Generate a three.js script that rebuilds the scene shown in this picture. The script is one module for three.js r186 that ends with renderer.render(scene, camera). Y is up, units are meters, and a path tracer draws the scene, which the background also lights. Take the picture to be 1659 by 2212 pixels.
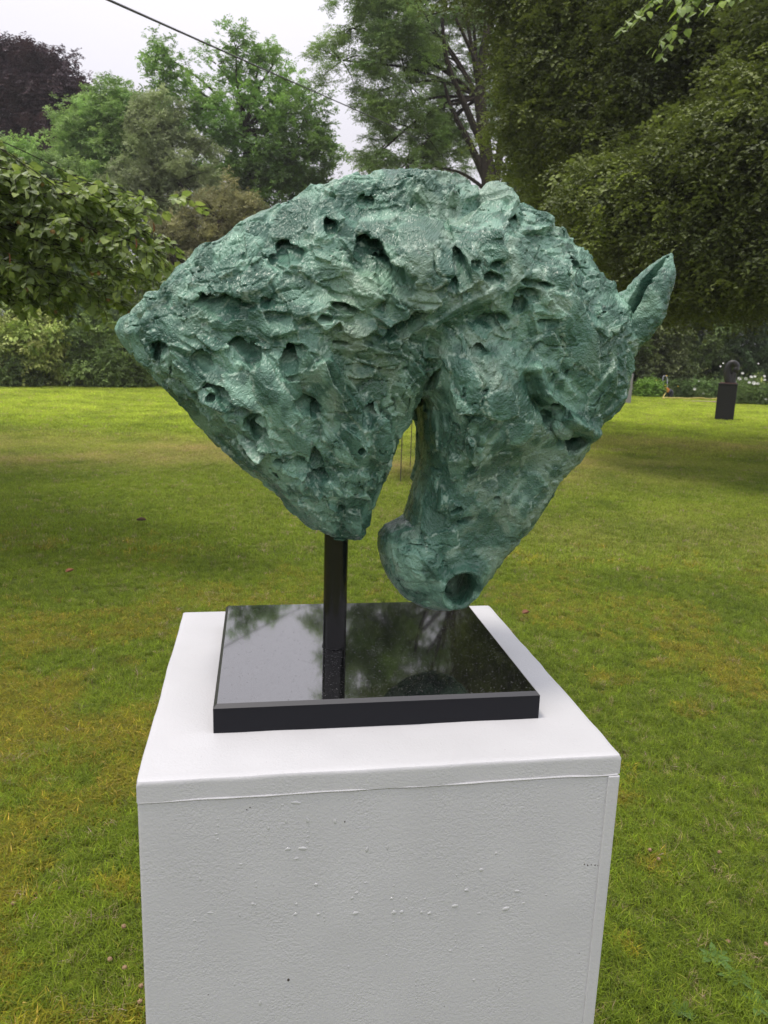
import * as THREE from 'three';
import { mergeGeometries } from 'three/addons/utils/BufferGeometryUtils.js';
import { RoundedBoxGeometry } from 'three/addons/geometries/RoundedBoxGeometry.js';

// ───────────────────────── camera, sky, sun, exposure ─────────────────────────
const scene = new THREE.Scene();
const EYE = 1.6, PITCH = 12.034 * Math.PI / 180, ROLL = 1.871 * Math.PI / 180;
const camera = new THREE.PerspectiveCamera(67.3, 0.75, 0.05, 400);
camera.position.set(0, EYE, 0);
camera.rotation.order = 'YXZ';
camera.rotation.set(-PITCH, 0, ROLL);
camera.focus = 1.12;
camera.userData.fStop = 14;
scene.add(camera);
camera.updateMatrixWorld(true);

const SUN_DIR = new THREE.Vector3(-0.26, 0.95, 0.10).normalize();
{
  // even overcast: brighter towards the zenith, faint mottling, a trace of lavender
  const W = 512, H = 256, data = new Float32Array(W * H * 4);
  for (let j = 0; j < H; j++) for (let i = 0; i < W; i++) {
    const el = ((j + 0.5) / H - 0.5) * Math.PI, az = (i / W) * 2 * Math.PI, s = Math.max(0, Math.sin(el));
    const m = Math.sin(az * 3 + el * 5 + Math.sin(el * 7 + az * 2)) * 0.5 + Math.sin(az * 7 - el * 9 + 1.3) * 0.3 + Math.sin(az * 12 + el * 15) * 0.2;
    const L = 0.455 * (1 + 1.9 * s) * (1 + 0.035 * m), k = (j * W + i) * 4;
    data[k] = L * 0.985; data[k + 1] = L * 0.965; data[k + 2] = L * 1.05; data[k + 3] = 1;
  }
  const t = new THREE.DataTexture(data, W, H, THREE.RGBAFormat, THREE.FloatType);
  t.mapping = THREE.EquirectangularReflectionMapping; t.magFilter = THREE.LinearFilter; t.wrapS = THREE.RepeatWrapping; t.needsUpdate = true;
  scene.background = t; scene.environment = t;
}
const sun = new THREE.DirectionalLight(0xfff4e6, 1.5);
sun.position.copy(SUN_DIR).multiplyScalar(40); sun.castShadow = true; sun.shadow.radius = 24;
Object.assign(sun.shadow.camera, { left: -35, right: 35, top: 35, bottom: -35, near: 1, far: 120 });
sun.shadow.mapSize.set(2048, 2048);
sun.target.position.set(0, 0, -12); scene.add(sun, sun.target); sun.position.add(sun.target.position);
const renderer = new THREE.WebGLRenderer({ antialias: true });
renderer.toneMapping = THREE.LinearToneMapping;
renderer.toneMappingExposure = 1.4;
renderer.shadowMap.enabled = true;

// ───────────────────────── helpers ─────────────────────────
const V = (x, y, z) => new THREE.Vector3(x, y, z);
function rng(seed) { let s = seed >>> 0; return () => { s = (s + 0x6d2b79f5) | 0; let t = Math.imul(s ^ (s >>> 15), 1 | s); t = (t + Math.imul(t ^ (t >>> 7), 61 | t)) ^ t; return ((t ^ (t >>> 14)) >>> 0) / 4294967296; }; }
const clamp = (x, a, b) => (x < a ? a : x > b ? b : x);
const sstep = (a, b, x) => { const t = clamp((x - a) / (b - a), 0, 1); return t * t * (3 - 2 * t); };
const mix = (a, b, t) => a + (b - a) * t;
const PERM = new Uint8Array(512), GRAD = new Float32Array(256);
{ const r = rng(7), p = Array.from({ length: 256 }, (_, i) => i); for (let i = 255; i > 0; i--) { const j = Math.floor(r() * (i + 1)); [p[i], p[j]] = [p[j], p[i]]; } for (let i = 0; i < 512; i++) PERM[i] = p[i & 255]; for (let i = 0; i < 256; i++) GRAD[i] = r() * 2 - 1; }
function noise3(x, y, z) {                                            // value noise, about -1..1
  const ix = Math.floor(x), iy = Math.floor(y), iz = Math.floor(z); let fx = x - ix, fy = y - iy, fz = z - iz;
  fx = fx * fx * (3 - 2 * fx); fy = fy * fy * (3 - 2 * fy); fz = fz * fz * (3 - 2 * fz);
  const X = ix & 255, Y = iy & 255, Z = iz & 255, A = PERM[X] + Y, B = PERM[X + 1] + Y, AA = PERM[A & 511 & 511] + Z, AB = PERM[(A + 1) & 511] + Z, BA = PERM[B & 511] + Z, BB = PERM[(B + 1) & 511] + Z;
  const g = (k) => GRAD[PERM[k & 511]];
  const x0 = g(AA) + (g(BA) - g(AA)) * fx, x1 = g(AB) + (g(BB) - g(AB)) * fx, x2 = g(AA + 1) + (g(BA + 1) - g(AA + 1)) * fx, x3 = g(AB + 1) + (g(BB + 1) - g(AB + 1)) * fx;
  const y0 = x0 + (x1 - x0) * fy, y1 = x2 + (x3 - x2) * fy;
  return y0 + (y1 - y0) * fz;
}
const noise2 = (x, y) => noise3(x, y, 11.5);
function fbm3(x, y, z, n) { let a = 0.5, s = 0; for (let i = 0; i < n; i++) { s += a * noise3(x, y, z); a *= 0.5; x = x * 2.03 + 17.1; y = y * 2.03 + 9.2; z = z * 2.03 + 5.7; } return s; }
// a photograph position (in a 1659-wide frame) and a distance in front of the eye, as a place in the garden
const F = 1661.6, dirTmp = V();
function ray(px, py) {
  const u = px - 829.5, v = py - 1106, a = (u * Math.cos(ROLL) + v * Math.sin(ROLL)) / F, b = (-u * Math.sin(ROLL) + v * Math.cos(ROLL)) / F, c = Math.cos(PITCH), s = Math.sin(PITCH);
  return dirTmp.set(a, -b * c - s, -c + b * s).clone();
}
const at = (px, py, depth) => { const d = ray(px, py); return d.multiplyScalar(-depth / d.z).add(V(0, EYE, 0)); };
const onGround = (px, py, y = 0) => { const d = ray(px, py); return d.multiplyScalar((y - EYE) / d.y).add(V(0, EYE, 0)); };
const used = new Map();
function numbered(name) { const n = used.get(name) || 0; used.set(name, n + 1); return n ? `${name}_${String(n).padStart(3, '0')}` : name; }
function shadows(o) { o.traverse((m) => { if (m.isMesh) { m.castShadow = true; m.receiveShadow = true; } }); return o; }
function top(o, name, label, category, group) { o.name = numbered(name); o.userData = { label, category }; if (group) o.userData.group = group; scene.add(o); return o; }
function struct(geo, mat, name) { const m = new THREE.Mesh(geo, mat); m.name = numbered(name); m.userData.kind = 'structure'; m.receiveShadow = true; m.castShadow = true; scene.add(m); return m; }
function part(parent, geo, mat, name, n) { const m = new THREE.Mesh(geo, mat); m.name = n ? `${name}_${String(n).padStart(3, '0')}` : name; m.castShadow = m.receiveShadow = true; parent.add(m); return m; }
const std = (o) => new THREE.MeshStandardMaterial(o), phys = (o) => new THREE.MeshPhysicalMaterial(o), rgb = (r, g, b) => new THREE.Color().setRGB(r, g, b);
function tube(pts, r0, r1, sides = 7, seg) {                          // a tapered limb
  const curve = new THREE.CatmullRomCurve3(pts), n = seg || Math.max(4, pts.length * 3), g = new THREE.TubeGeometry(curve, n, 1, sides, false), p = g.attributes.position;
  for (let i = 0; i <= n; i++) { const c = curve.getPointAt(i / n), r = mix(r0, r1, i / n); for (let j = 0; j <= sides; j++) { const k = i * (sides + 1) + j; p.setXYZ(k, c.x + (p.getX(k) - c.x) * r, c.y + (p.getY(k) - c.y) * r, c.z + (p.getZ(k) - c.z) * r); } }
  g.computeVertexNormals(); return g;
}
function noiseTexture(size, fn, srgb) {                               // fn(u, v) -> [r, g, b] or number, tiles by blending
  const d = new Uint8Array(size * size * 4);
  for (let j = 0; j < size; j++) for (let i = 0; i < size; i++) { const c = fn(i / size, j / size), k = (j * size + i) * 4; for (let q = 0; q < 3; q++) d[k + q] = clamp(Math.round((c.length ? c[q] : c) * 255), 0, 255); d[k + 3] = 255; }
  const t = new THREE.DataTexture(d, size, size, THREE.RGBAFormat); t.wrapS = t.wrapT = THREE.RepeatWrapping; t.magFilter = THREE.LinearFilter; t.minFilter = THREE.LinearMipmapLinearFilter; t.generateMipmaps = true;
  if (srgb) t.colorSpace = THREE.SRGBColorSpace; t.needsUpdate = true; return t;
}
// noise that tiles: a wrapped lattice of f cells a side
function torus(u, v, f, o = 0) {
  f = Math.max(1, Math.round(f)); const x = u * f, y = v * f, ix = Math.floor(x), iy = Math.floor(y); let fx = x - ix, fy = y - iy; fx = fx * fx * (3 - 2 * fx); fy = fy * fy * (3 - 2 * fy);
  const h = (a, c) => { let k = Math.imul((((a % f) + f) % f) * 73856093 ^ (((c % f) + f) % f) * 19349663 ^ (Math.round(o * 101) * 83492791), 0x9e3779b1); k ^= k >>> 15; k = Math.imul(k, 0x85ebca6b); k ^= k >>> 13; return (k >>> 0) / 2147483648 - 1; };
  const a = h(ix, iy), c = h(ix + 1, iy), d = h(ix, iy + 1), e = h(ix + 1, iy + 1); return (a + (c - a) * fx) * (1 - fy) + (d + (e - d) * fx) * fy;
}

// ───────────────────────── lawn ─────────────────────────
// what grows where: dryness (tan thatch), moss (yellow-olive), and a slow drift of tone; a property of the turf
function turf(x, z) {
  const d = -z, n1 = noise2(x * 0.45 + 3, z * 0.45), n2 = noise2(x * 1.7, z * 1.7 + 40), n3 = noise2(x * 5.5 + 9, z * 5.5);
  const band = Math.exp(-Math.pow((d - 11.3 - 0.35 * x * 0.2 + n1 * 1.2) / 1.5, 2)) * sstep(6, -1, x - 1.5) + 0.75 * Math.exp(-Math.pow((d - 14.5 + n1) / 1.4, 2)) * sstep(-1, 2.5, x) + 0.5 * Math.exp(-Math.pow((d - 7.2 + n1) / 0.9, 2)) * sstep(-3, 2, x);
  const dry = clamp(band * (0.62 + 0.55 * n2 + 0.25 * n3) + 0.10 * sstep(0.35, 0.8, n2), 0, 1);
  const moss = clamp(sstep(-0.22, 0.22, n2 * 0.65 + n3 * 0.5 + n1 * 0.35) * sstep(6.5, 2.2, d), 0, 1);
  return { dry, moss, n1, n2, n3 };
}
const GREEN = [0.30, 0.415, 0.028], LUSH_LIT = [0.58, 0.71, 0.07], DRY = [0.62, 0.50, 0.2], MOSS = [0.44, 0.42, 0.03], DEEP = [0.14, 0.225, 0.018];
function turfColor(x, z, r) {
  const t = turf(x, z), d = -z, far = sstep(9, 19, d), c = [0, 0, 0];  // far: brighter light on the back lawn is put into the grass colour
  for (let k = 0; k < 3; k++) { let q = mix(GREEN[k], LUSH_LIT[k], clamp(far * 0.9 + 0.28 * t.n1 + 0.18 * t.n2, 0, 1)); q = mix(q, DEEP[k], clamp(-t.n2 * 0.5 + (r - 0.5) * 0.9, 0, 0.75)); q = mix(q, DRY[k], t.dry * (d > 8.5 ? 0.8 : 0.55)); c[k] = q; }
  return c;
}
{
  const rows = 300, cols = 260, pos = [], col = [], uv = [], idx = [], xs = [], zs = [];
  for (let i = 0; i <= cols; i++) { const t = i / cols * 2 - 1; xs.push(Math.sign(t) * Math.pow(Math.abs(t), 2.1) * 110); }
  for (let j = 0; j <= rows; j++) { const t = j / rows; zs.push(12 - Math.pow(t, 1.7) * 160); }
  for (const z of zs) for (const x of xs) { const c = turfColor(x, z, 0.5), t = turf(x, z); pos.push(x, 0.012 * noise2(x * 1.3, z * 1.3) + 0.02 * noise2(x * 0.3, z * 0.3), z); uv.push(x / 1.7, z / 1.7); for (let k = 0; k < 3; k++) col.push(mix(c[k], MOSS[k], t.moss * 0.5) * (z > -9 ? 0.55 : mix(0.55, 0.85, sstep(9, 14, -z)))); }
  for (let j = 0; j < rows; j++) for (let i = 0; i < cols; i++) { const a = j * (cols + 1) + i; idx.push(a, a + 1, a + cols + 1, a + 1, a + cols + 2, a + cols + 1); }
  const g = new THREE.BufferGeometry(); g.setAttribute('position', new THREE.Float32BufferAttribute(pos, 3)); g.setAttribute('color', new THREE.Float32BufferAttribute(col, 3)); g.setAttribute('uv', new THREE.Float32BufferAttribute(uv, 2)); g.setIndex(idx); g.computeVertexNormals();
  const tx = noiseTexture(512, (u, v) => { const n = torus(u, v, 60) * 0.5 + torus(u, v, 170, 5) * 0.6, m = torus(u, v, 22, 9); const k = clamp(0.74 + 0.26 * n, 0.3, 1); return [k, clamp(k * (0.97 + 0.05 * m), 0, 1), clamp(k * 0.9, 0, 1)]; }, true);
  const bump = noiseTexture(512, (u, v) => 0.5 + 0.3 * torus(u, v, 60, 2) + 0.3 * torus(u, v, 170, 5));
  struct(g, std({ vertexColors: true, map: tx, bumpMap: bump, bumpScale: 0.02, roughness: 0.95 }), 'lawn');
}
const PL = { x: -0.0296, z: -1.1411, yaw: 9.484 * Math.PI / 180, w: 0.6, d: 0.586, h: 1.1006 };
function inPlinth(x, z) { const dx = x - PL.x, dz = z - PL.z, c = Math.cos(PL.yaw), s = Math.sin(PL.yaw), u = dx * c - dz * s, v = dx * s + dz * c; return Math.abs(u) < PL.w / 2 + 0.004 && Math.abs(v) < PL.d / 2 + 0.004; }
function bladeGeometry(r, n, spread, len, wid, lean) {
  const pos = [], col = [];
  for (let i = 0; i < n; i++) {
    const a = r() * 6.283, d = Math.sqrt(r()) * spread, bx = Math.cos(a) * d, bz = Math.sin(a) * d, f = r() * 6.283, L = len * (0.55 + 0.7 * r()), w = wid * (0.7 + 0.6 * r()), ln = lean * (0.35 + r()), lx = Math.cos(f), lz = Math.sin(f), sx = -lz * w, sz = lx * w;
    const P = (t) => [bx + lx * ln * L * t * t, L * (t - 0.28 * ln * t * t), bz + lz * ln * L * t * t], p0 = P(0), p1 = P(0.5), p2 = P(1);
    const L0 = [p0[0] - sx, p0[1] - 0.006, p0[2] - sz], R0 = [p0[0] + sx, p0[1] - 0.006, p0[2] + sz], L1 = [p1[0] - sx * 0.8, p1[1], p1[2] - sz * 0.8], R1 = [p1[0] + sx * 0.8, p1[1], p1[2] + sz * 0.8];
    pos.push(...L0, ...R0, ...L1, ...R0, ...R1, ...L1, ...L1, ...R1, ...p2);
    const q = r(), k = 0.55 + 0.8 * r() * r() + 0.2 * r(), t = q < 0.06 ? [1.7, 1.25, 3] : q < 0.3 ? [1.15, 1.1, 1.2] : [1, 1, 1]; for (let v = 0; v < 9; v++) col.push(t[0] * k, t[1] * k, t[2] * k);
  }
  const g = new THREE.BufferGeometry(); g.setAttribute('position', new THREE.Float32BufferAttribute(pos, 3)); g.setAttribute('color', new THREE.Float32BufferAttribute(col, 3)); g.computeVertexNormals(); return g;
}
function copies(name, geo, mat, list, parent) {                       // list of [matrix, colour]
  const m = new THREE.InstancedMesh(geo, mat, list.length);
  list.forEach(([mt, c], i) => { m.setMatrixAt(i, mt); m.setColorAt(i, c); });
  m.name = name; m.userData.kind = 'stuff'; m.castShadow = m.receiveShadow = true; (parent || scene).add(m); return m;
}
{
  const r = rng(21), mat = phys({ color: 0xffffff, vertexColors: true, roughness: 0.9, transmission: 0.55, thickness: 0, ior: 1.4, specularIntensity: 0.35, side: THREE.DoubleSide });
  const near = [0, 1, 2, 3].map(() => bladeGeometry(r, 18, 0.022, 0.029, 0.001, 1.2)), mid = [0, 1].map(() => bladeGeometry(r, 20, 0.05, 0.03, 0.0018, 1.15)), far = [0, 1].map(() => bladeGeometry(r, 26, 0.11, 0.042, 0.0042, 1.1));
  const mossG = [0, 1].map(() => bladeGeometry(r, 44, 0.032, 0.022, 0.0014, 1.4)), lists = { near: [[], [], [], []], mid: [[], []], far: [[], []], moss: [[], []] };
  const e = new THREE.Euler(), q = new THREE.Quaternion();
  const put = (arr, x, z, s, c, sy = 1) => { e.set((r() - 0.5) * 0.35, r() * 6.283, (r() - 0.5) * 0.35); q.setFromEuler(e); arr.push([new THREE.Matrix4().compose(V(x, 0.004 + 0.012 * noise2(x * 1.3, z * 1.3) + 0.02 * noise2(x * 0.3, z * 0.3), z), q, V(s, s * sy, s)), c]); };
  const seenAt = (z) => 0.62 * -z + 0.9;
  const sow = (z0, z1, density, kind) => {
    const more = kind === 'far' ? 7 : kind === 'mid' ? 4 : 1.6, w = seenAt(z1) + more, n = Math.round(density * (z0 - z1) * 2 * w);
    for (let i = 0; i < n; i++) {
      const z = z0 + (z1 - z0) * r(), x = (r() * 2 - 1) * w; if (Math.abs(x) > seenAt(z) + more) continue; if (kind !== 'far' && Math.abs(x) > seenAt(z) + 0.6 && r() < 0.5) continue; if (inPlinth(x, z)) continue;
      const t = turf(x, z), a = lists[kind];
      if (kind !== 'far' && r() < t.moss * 1.1) { const k = 0.75 + 0.5 * r(), g = r(); put(lists.moss[Math.floor(r() * 2)], x, z, (kind === 'near' ? 1 : 1.9) * (0.7 + 0.7 * r()), rgb(mix(MOSS[0], 0.25, g * 0.7) * k, mix(MOSS[1], 0.27, g * 0.7) * k, MOSS[2] * k)); if (r() < 0.8) continue; }
      const c = turfColor(x, z, r()), k = 0.8 + 0.45 * r(), straw = r() < 0.035 ? 1 : 0;
      put(a[Math.floor(r() * a.length)], x, z, 0.75 + 0.55 * r() + (t.n2 > 0.3 && kind === 'near' ? 0.25 * r() : 0), straw ? rgb(0.55, 0.46, 0.22) : rgb(c[0] * k, c[1] * k, c[2] * k));
    }
  };
  sow(0.4, -1.2, 900, 'near'); sow(-1.2, -3.2, 2600, 'near'); sow(-3.2, -5.6, 1900, 'near'); sow(-5.6, -12.5, 800, 'mid'); sow(-12.5, -33, 190, 'far');
  const holder = new THREE.Group(); holder.name = 'grass'; holder.userData = { label: 'short mown grass and yellow-green moss covering the whole lawn', category: 'grass', kind: 'stuff' }; scene.add(holder);
  near.forEach((g, i) => copies('blade_tuft', g, mat, lists.near[i], holder)); mid.forEach((g, i) => copies('blade_tuft', g, mat, lists.mid[i], holder)); far.forEach((g, i) => copies('blade_tuft', g, mat, lists.far[i], holder));
  mossG.forEach((g, i) => copies('moss_tuft', g, mat, lists.moss[i], holder));
}

// ───────────────────────── foliage ─────────────────────────
const BARK = noiseTexture(256, (u, v) => { const n = torus(u, v, 40) * 0.4 + torus(u, v * 0.2, 60, 4) * 0.4; return [0.5 + 0.3 * n, 0.46 + 0.28 * n, 0.4 + 0.26 * n]; }, true);
const BARKB = noiseTexture(256, (u, v) => 0.5 + 0.5 * torus(u, v * 0.25, 70, 4));
const bark = (r, g, b) => std({ color: rgb(r, g, b), map: BARK, bumpMap: BARKB, bumpScale: 0.02, roughness: 0.95 });
function leafTris(pos, base, dir, side, up, L, W, fold, curl) {        // a folded pointed-oval leaf, six facets
  const p = (t, s, h) => base.clone().addScaledVector(dir, L * t).addScaledVector(side, W * s).addScaledVector(up, h - curl * L * t * t);
  const b = p(0, 0, 0), m = p(0.5, 0, 0), t = p(1, 0, 0), l1 = p(0.3, 0.48, fold * W), r1 = p(0.3, -0.48, fold * W), l2 = p(0.68, 0.4, fold * W), r2 = p(0.68, -0.4, fold * W), add = (...q) => q.forEach((v) => pos.push(v.x, v.y, v.z));
  add(b, l1, m, b, m, r1, l1, l2, m, m, r2, r1, l2, t, m, m, t, r2);
}
function leafTris2(pos, base, dir, side, up, L, W, fold, curl) {       // the same leaf with four facets
  const p = (t, s, h) => base.clone().addScaledVector(dir, L * t).addScaledVector(side, W * s).addScaledVector(up, h - curl * L * t * t), b = p(0, 0, 0), t = p(1, 0, 0), l = p(0.48, 0.5, fold * W), r = p(0.48, -0.5, fold * W), add = (...q) => q.forEach((v) => pos.push(v.x, v.y, v.z));
  add(b, l, t, b, t, r);
}
function spray(r, { n = 16, twigs = 3, R = 0.3, L = 0.07, W = 0.045, droop = 0.25, flat = 0.5, fine = false, wood = 0.003 }) {
  const pos = [], leaf = fine ? leafTris2 : leafTris;
  for (let t = 0; t < twigs; t++) {
    const a = r() * 6.283, el = (r() - 0.35) * (1 - flat) * 2.2, d = V(Math.cos(a) * Math.cos(el), Math.sin(el), Math.sin(a) * Math.cos(el)), len = R * (0.65 + 0.5 * r()), sd = V(-d.z, 0, d.x).normalize();
    const P = (s) => d.clone().multiplyScalar(len * s).add(V(0, -droop * len * s * s, 0));
    if (wood) for (let s = 0; s < 2; s++) { const A = P(s / 2), B = P(s / 2 + 0.5), w = wood * (1 - s * 0.4); for (const u of [sd, V(0, 1, 0)]) { const q = u.clone().multiplyScalar(w); const c = [A.clone().sub(q), A.clone().add(q), B.clone()]; c.forEach((v) => pos.push(v.x, v.y, v.z)); } }
    const m = Math.round(n / twigs);
    for (let i = 0; i < m; i++) {
      const s = 0.18 + 0.82 * (i + r() * 0.6) / m, b = P(s), side = i % 2 ? 1 : -1, ld = d.clone().multiplyScalar(0.55 + 0.4 * r()).addScaledVector(sd, side * (0.7 + 0.4 * r())).add(V(0, (r() - 0.6) * 0.9, 0)).normalize();
      const up = V((r() - 0.5) * 0.9, 1, (r() - 0.5) * 0.9).normalize(), ls = ld.clone().cross(up).normalize(), lu = ls.clone().cross(ld).normalize(), k = 0.7 + 0.5 * r();
      leaf(pos, b, ld, ls, lu, L * k, W * k, 0.1 + 0.18 * r(), 0.1 + 0.3 * r());
    }
  }
  const g = new THREE.BufferGeometry(); g.setAttribute('position', new THREE.Float32BufferAttribute(pos, 3)); g.computeVertexNormals(); return g;
}
const leafMat = (coat = 0.25, rough = 0.92, tr = 0.38) => phys({ color: 0xffffff, roughness: rough, transmission: tr, thickness: 0, ior: 1.4, side: THREE.DoubleSide, clearcoat: coat, clearcoatRoughness: 0.36 });
const SPR = {}; { const r = rng(5);
  SPR.oak = [0, 1, 2].map(() => spray(r, { n: 30, twigs: 5, R: 0.42, L: 0.15, W: 0.085, droop: 0.15, flat: 0.25, fine: true }));
  SPR.plum = [0, 1, 2].map(() => spray(r, { n: 36, twigs: 6, R: 0.5, L: 0.15, W: 0.095, droop: 0.1, flat: 0.2, fine: true }));
  SPR.feather = [0, 1, 2].map(() => spray(r, { n: 64, twigs: 8, R: 0.5, L: 0.12, W: 0.042, droop: 0.3, flat: 0.6, fine: true, wood: 0.004 }));
  SPR.beech = [0, 1, 2, 3].map(() => spray(r, { n: 22, twigs: 4, R: 0.34, L: 0.078, W: 0.054, droop: 0.75, flat: 0.55 }));
  SPR.shrub = [0, 1, 2].map(() => spray(r, { n: 30, twigs: 6, R: 0.26, L: 0.085, W: 0.048, droop: 0.1, flat: 0.1, fine: true }));
  SPR.laurel = [0, 1, 2].map(() => spray(r, { n: 20, twigs: 4, R: 0.22, L: 0.1, W: 0.055, droop: 0.05, flat: 0.1 }));
  SPR.herb = [0, 1].map(() => spray(r, { n: 26, twigs: 7, R: 0.3, L: 0.16, W: 0.022, droop: 0.2, flat: -0.25, fine: true }));
}
// a crown: clumps of sprays round the ends of limbs inside ellipsoids [centre, radii, clumps]
function growCrown(r, root, origin, blobs, kind, mat, colors, o = {}) {
  const lists = SPR[kind].map(() => []), wood = [], e = new THREE.Euler(), q = new THREE.Quaternion(), { per = 26, clump = 0.75, shell = 0.55, size = 1, tilt = 0.5, gap = 0, limbs = true, sag = 0 } = o;
  for (const [c, R, n, tint = 1, from] of blobs) {
    if (limbs) { const s = from || origin; wood.push(tube([s.clone(), s.clone().lerp(c, 0.5).add(V((r() - 0.5) * 0.5, 0.3, (r() - 0.5) * 0.5)), c.clone()], o.limbR || 0.09, 0.03, 6)); }
    for (let k = 0; k < n; k++) {
      const u = V(r() * 2 - 1, r() * 2 - 1, r() * 2 - 1); if (u.length() > 1) { k--; continue; } const m = u.length() || 1e-3; u.multiplyScalar(Math.pow(m, 1 - shell) / m * (0.85 + 0.3 * r()));
      const p = c.clone().add(V(u.x * R.x, u.y * R.y, u.z * R.z));
      if (gap && noise3(p.x * 0.9 + 3, p.y * 0.9, p.z * 0.9) > 1 - gap * 2) continue;
      if (limbs && r() < (o.twiggy || 0.35)) wood.push(tube([c.clone().lerp(p, 0.1), c.clone().lerp(p, 0.6).add(V(0, 0.12 * r(), 0)), p.clone()], 0.028, 0.008, 5, 4));
      const ctone = 0.68 + 0.64 * r(), mixc = r();
      for (let i = 0; i < per; i++) {
        const g = V((r() + r() + r() - 1.5), (r() + r() + r() - 1.5) * 0.75, (r() + r() + r() - 1.5)).multiplyScalar(clump * 1.1), s = size * (0.7 + 0.6 * r());
        g.y -= sag * (g.x * g.x + g.z * g.z);
        e.set((r() - 0.5) * tilt * 2, r() * 6.283, (r() - 0.5) * tilt * 2); q.setFromEuler(e);
        const w = clamp(mixc + (r() - 0.5) * 0.8, 0, 1), A = colors[0], B = colors[1], t = tint * ctone * (0.82 + 0.36 * r());
        lists[Math.floor(r() * lists.length)].push([new THREE.Matrix4().compose(p.clone().add(g), q, V(s, s, s)), rgb(mix(A[0], B[0], w) * t, mix(A[1], B[1], w) * t, mix(A[2], B[2], w) * t)]);
      }
    }
  }
  SPR[kind].forEach((g, i) => { if (lists[i].length) copies(i ? `crown_${String(i).padStart(3, '0')}` : 'crown', g, mat, lists[i].map(([m, c]) => [new THREE.Matrix4().makeTranslation(-root.position.x, -root.position.y, -root.position.z).multiply(m), c]), root); });
  return wood;
}
function tree(seed, name, label, category, base, trunkPts, tr, blobs, kind, mat, colors, barkM, o = {}) {
  const r = rng(seed), g = new THREE.Group(); g.position.copy(base);
  top(g, name, label, category, o.group);
  const wood = growCrown(r, g, trunkPts[trunkPts.length - 1], blobs, kind, mat, colors, o);
  wood.push(tube(trunkPts, tr, tr * 0.45, 9, 14)); (o.extra || []).forEach((t) => wood.push(tube(t[0], t[1], t[2], 7, 10)));
  const w = mergeGeometries(wood.map((x) => { x.deleteAttribute('uv'); return x; })), p = w.attributes.position, uv = new Float32Array(p.count * 2);
  for (let i = 0; i < p.count; i++) { uv[i * 2] = (p.getX(i) + p.getZ(i)) * 0.8; uv[i * 2 + 1] = p.getY(i) * 0.4; }
  w.setAttribute('uv', new THREE.BufferAttribute(uv, 2)); w.translate(-base.x, -base.y, -base.z);
  part(g, w, barkM, o.stem || 'trunk'); return g;
}
const gnd = (px, depth) => { const p = at(px, 900, depth); p.y = 0; return p; };
const B = (px, py, depth, rx, ry, rz, n, tint) => [at(px, py, depth), V(rx, ry, rz), n, tint];
const matFar = leafMat(0.08, 0.95, 0.45), matGloss = leafMat(0.4, 0.92, 0.42), matPlum = leafMat(0.15, 0.95, 0.15), matShrub = leafMat(0.35, 0.92, 0.2);
const DARKBARK = bark(0.11, 0.095, 0.075), GREYBARK = bark(0.17, 0.155, 0.13);
const G_OAK = [[0.16, 0.30, 0.065], [0.27, 0.44, 0.09]], G_LIGHT = [[0.22, 0.36, 0.10], [0.33, 0.48, 0.13]], G_GREY = [[0.26, 0.32, 0.15], [0.36, 0.42, 0.20]], G_FEATHER = [[0.19, 0.30, 0.09], [0.31, 0.44, 0.12]], G_DARK = [[0.06, 0.11, 0.04], [0.10, 0.165, 0.055]], G_BEECH = [[0.105, 0.14, 0.028], [0.20, 0.255, 0.04]], G_OLIVE = [[0.23, 0.24, 0.10], [0.32, 0.31, 0.13]], G_PLUM = [[0.04, 0.025, 0.034], [0.085, 0.042, 0.048]], G_YELLOW = [[0.27, 0.37, 0.08], [0.50, 0.54, 0.16]], G_HEDGE = [[0.13, 0.205, 0.05], [0.22, 0.31, 0.08]];

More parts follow.
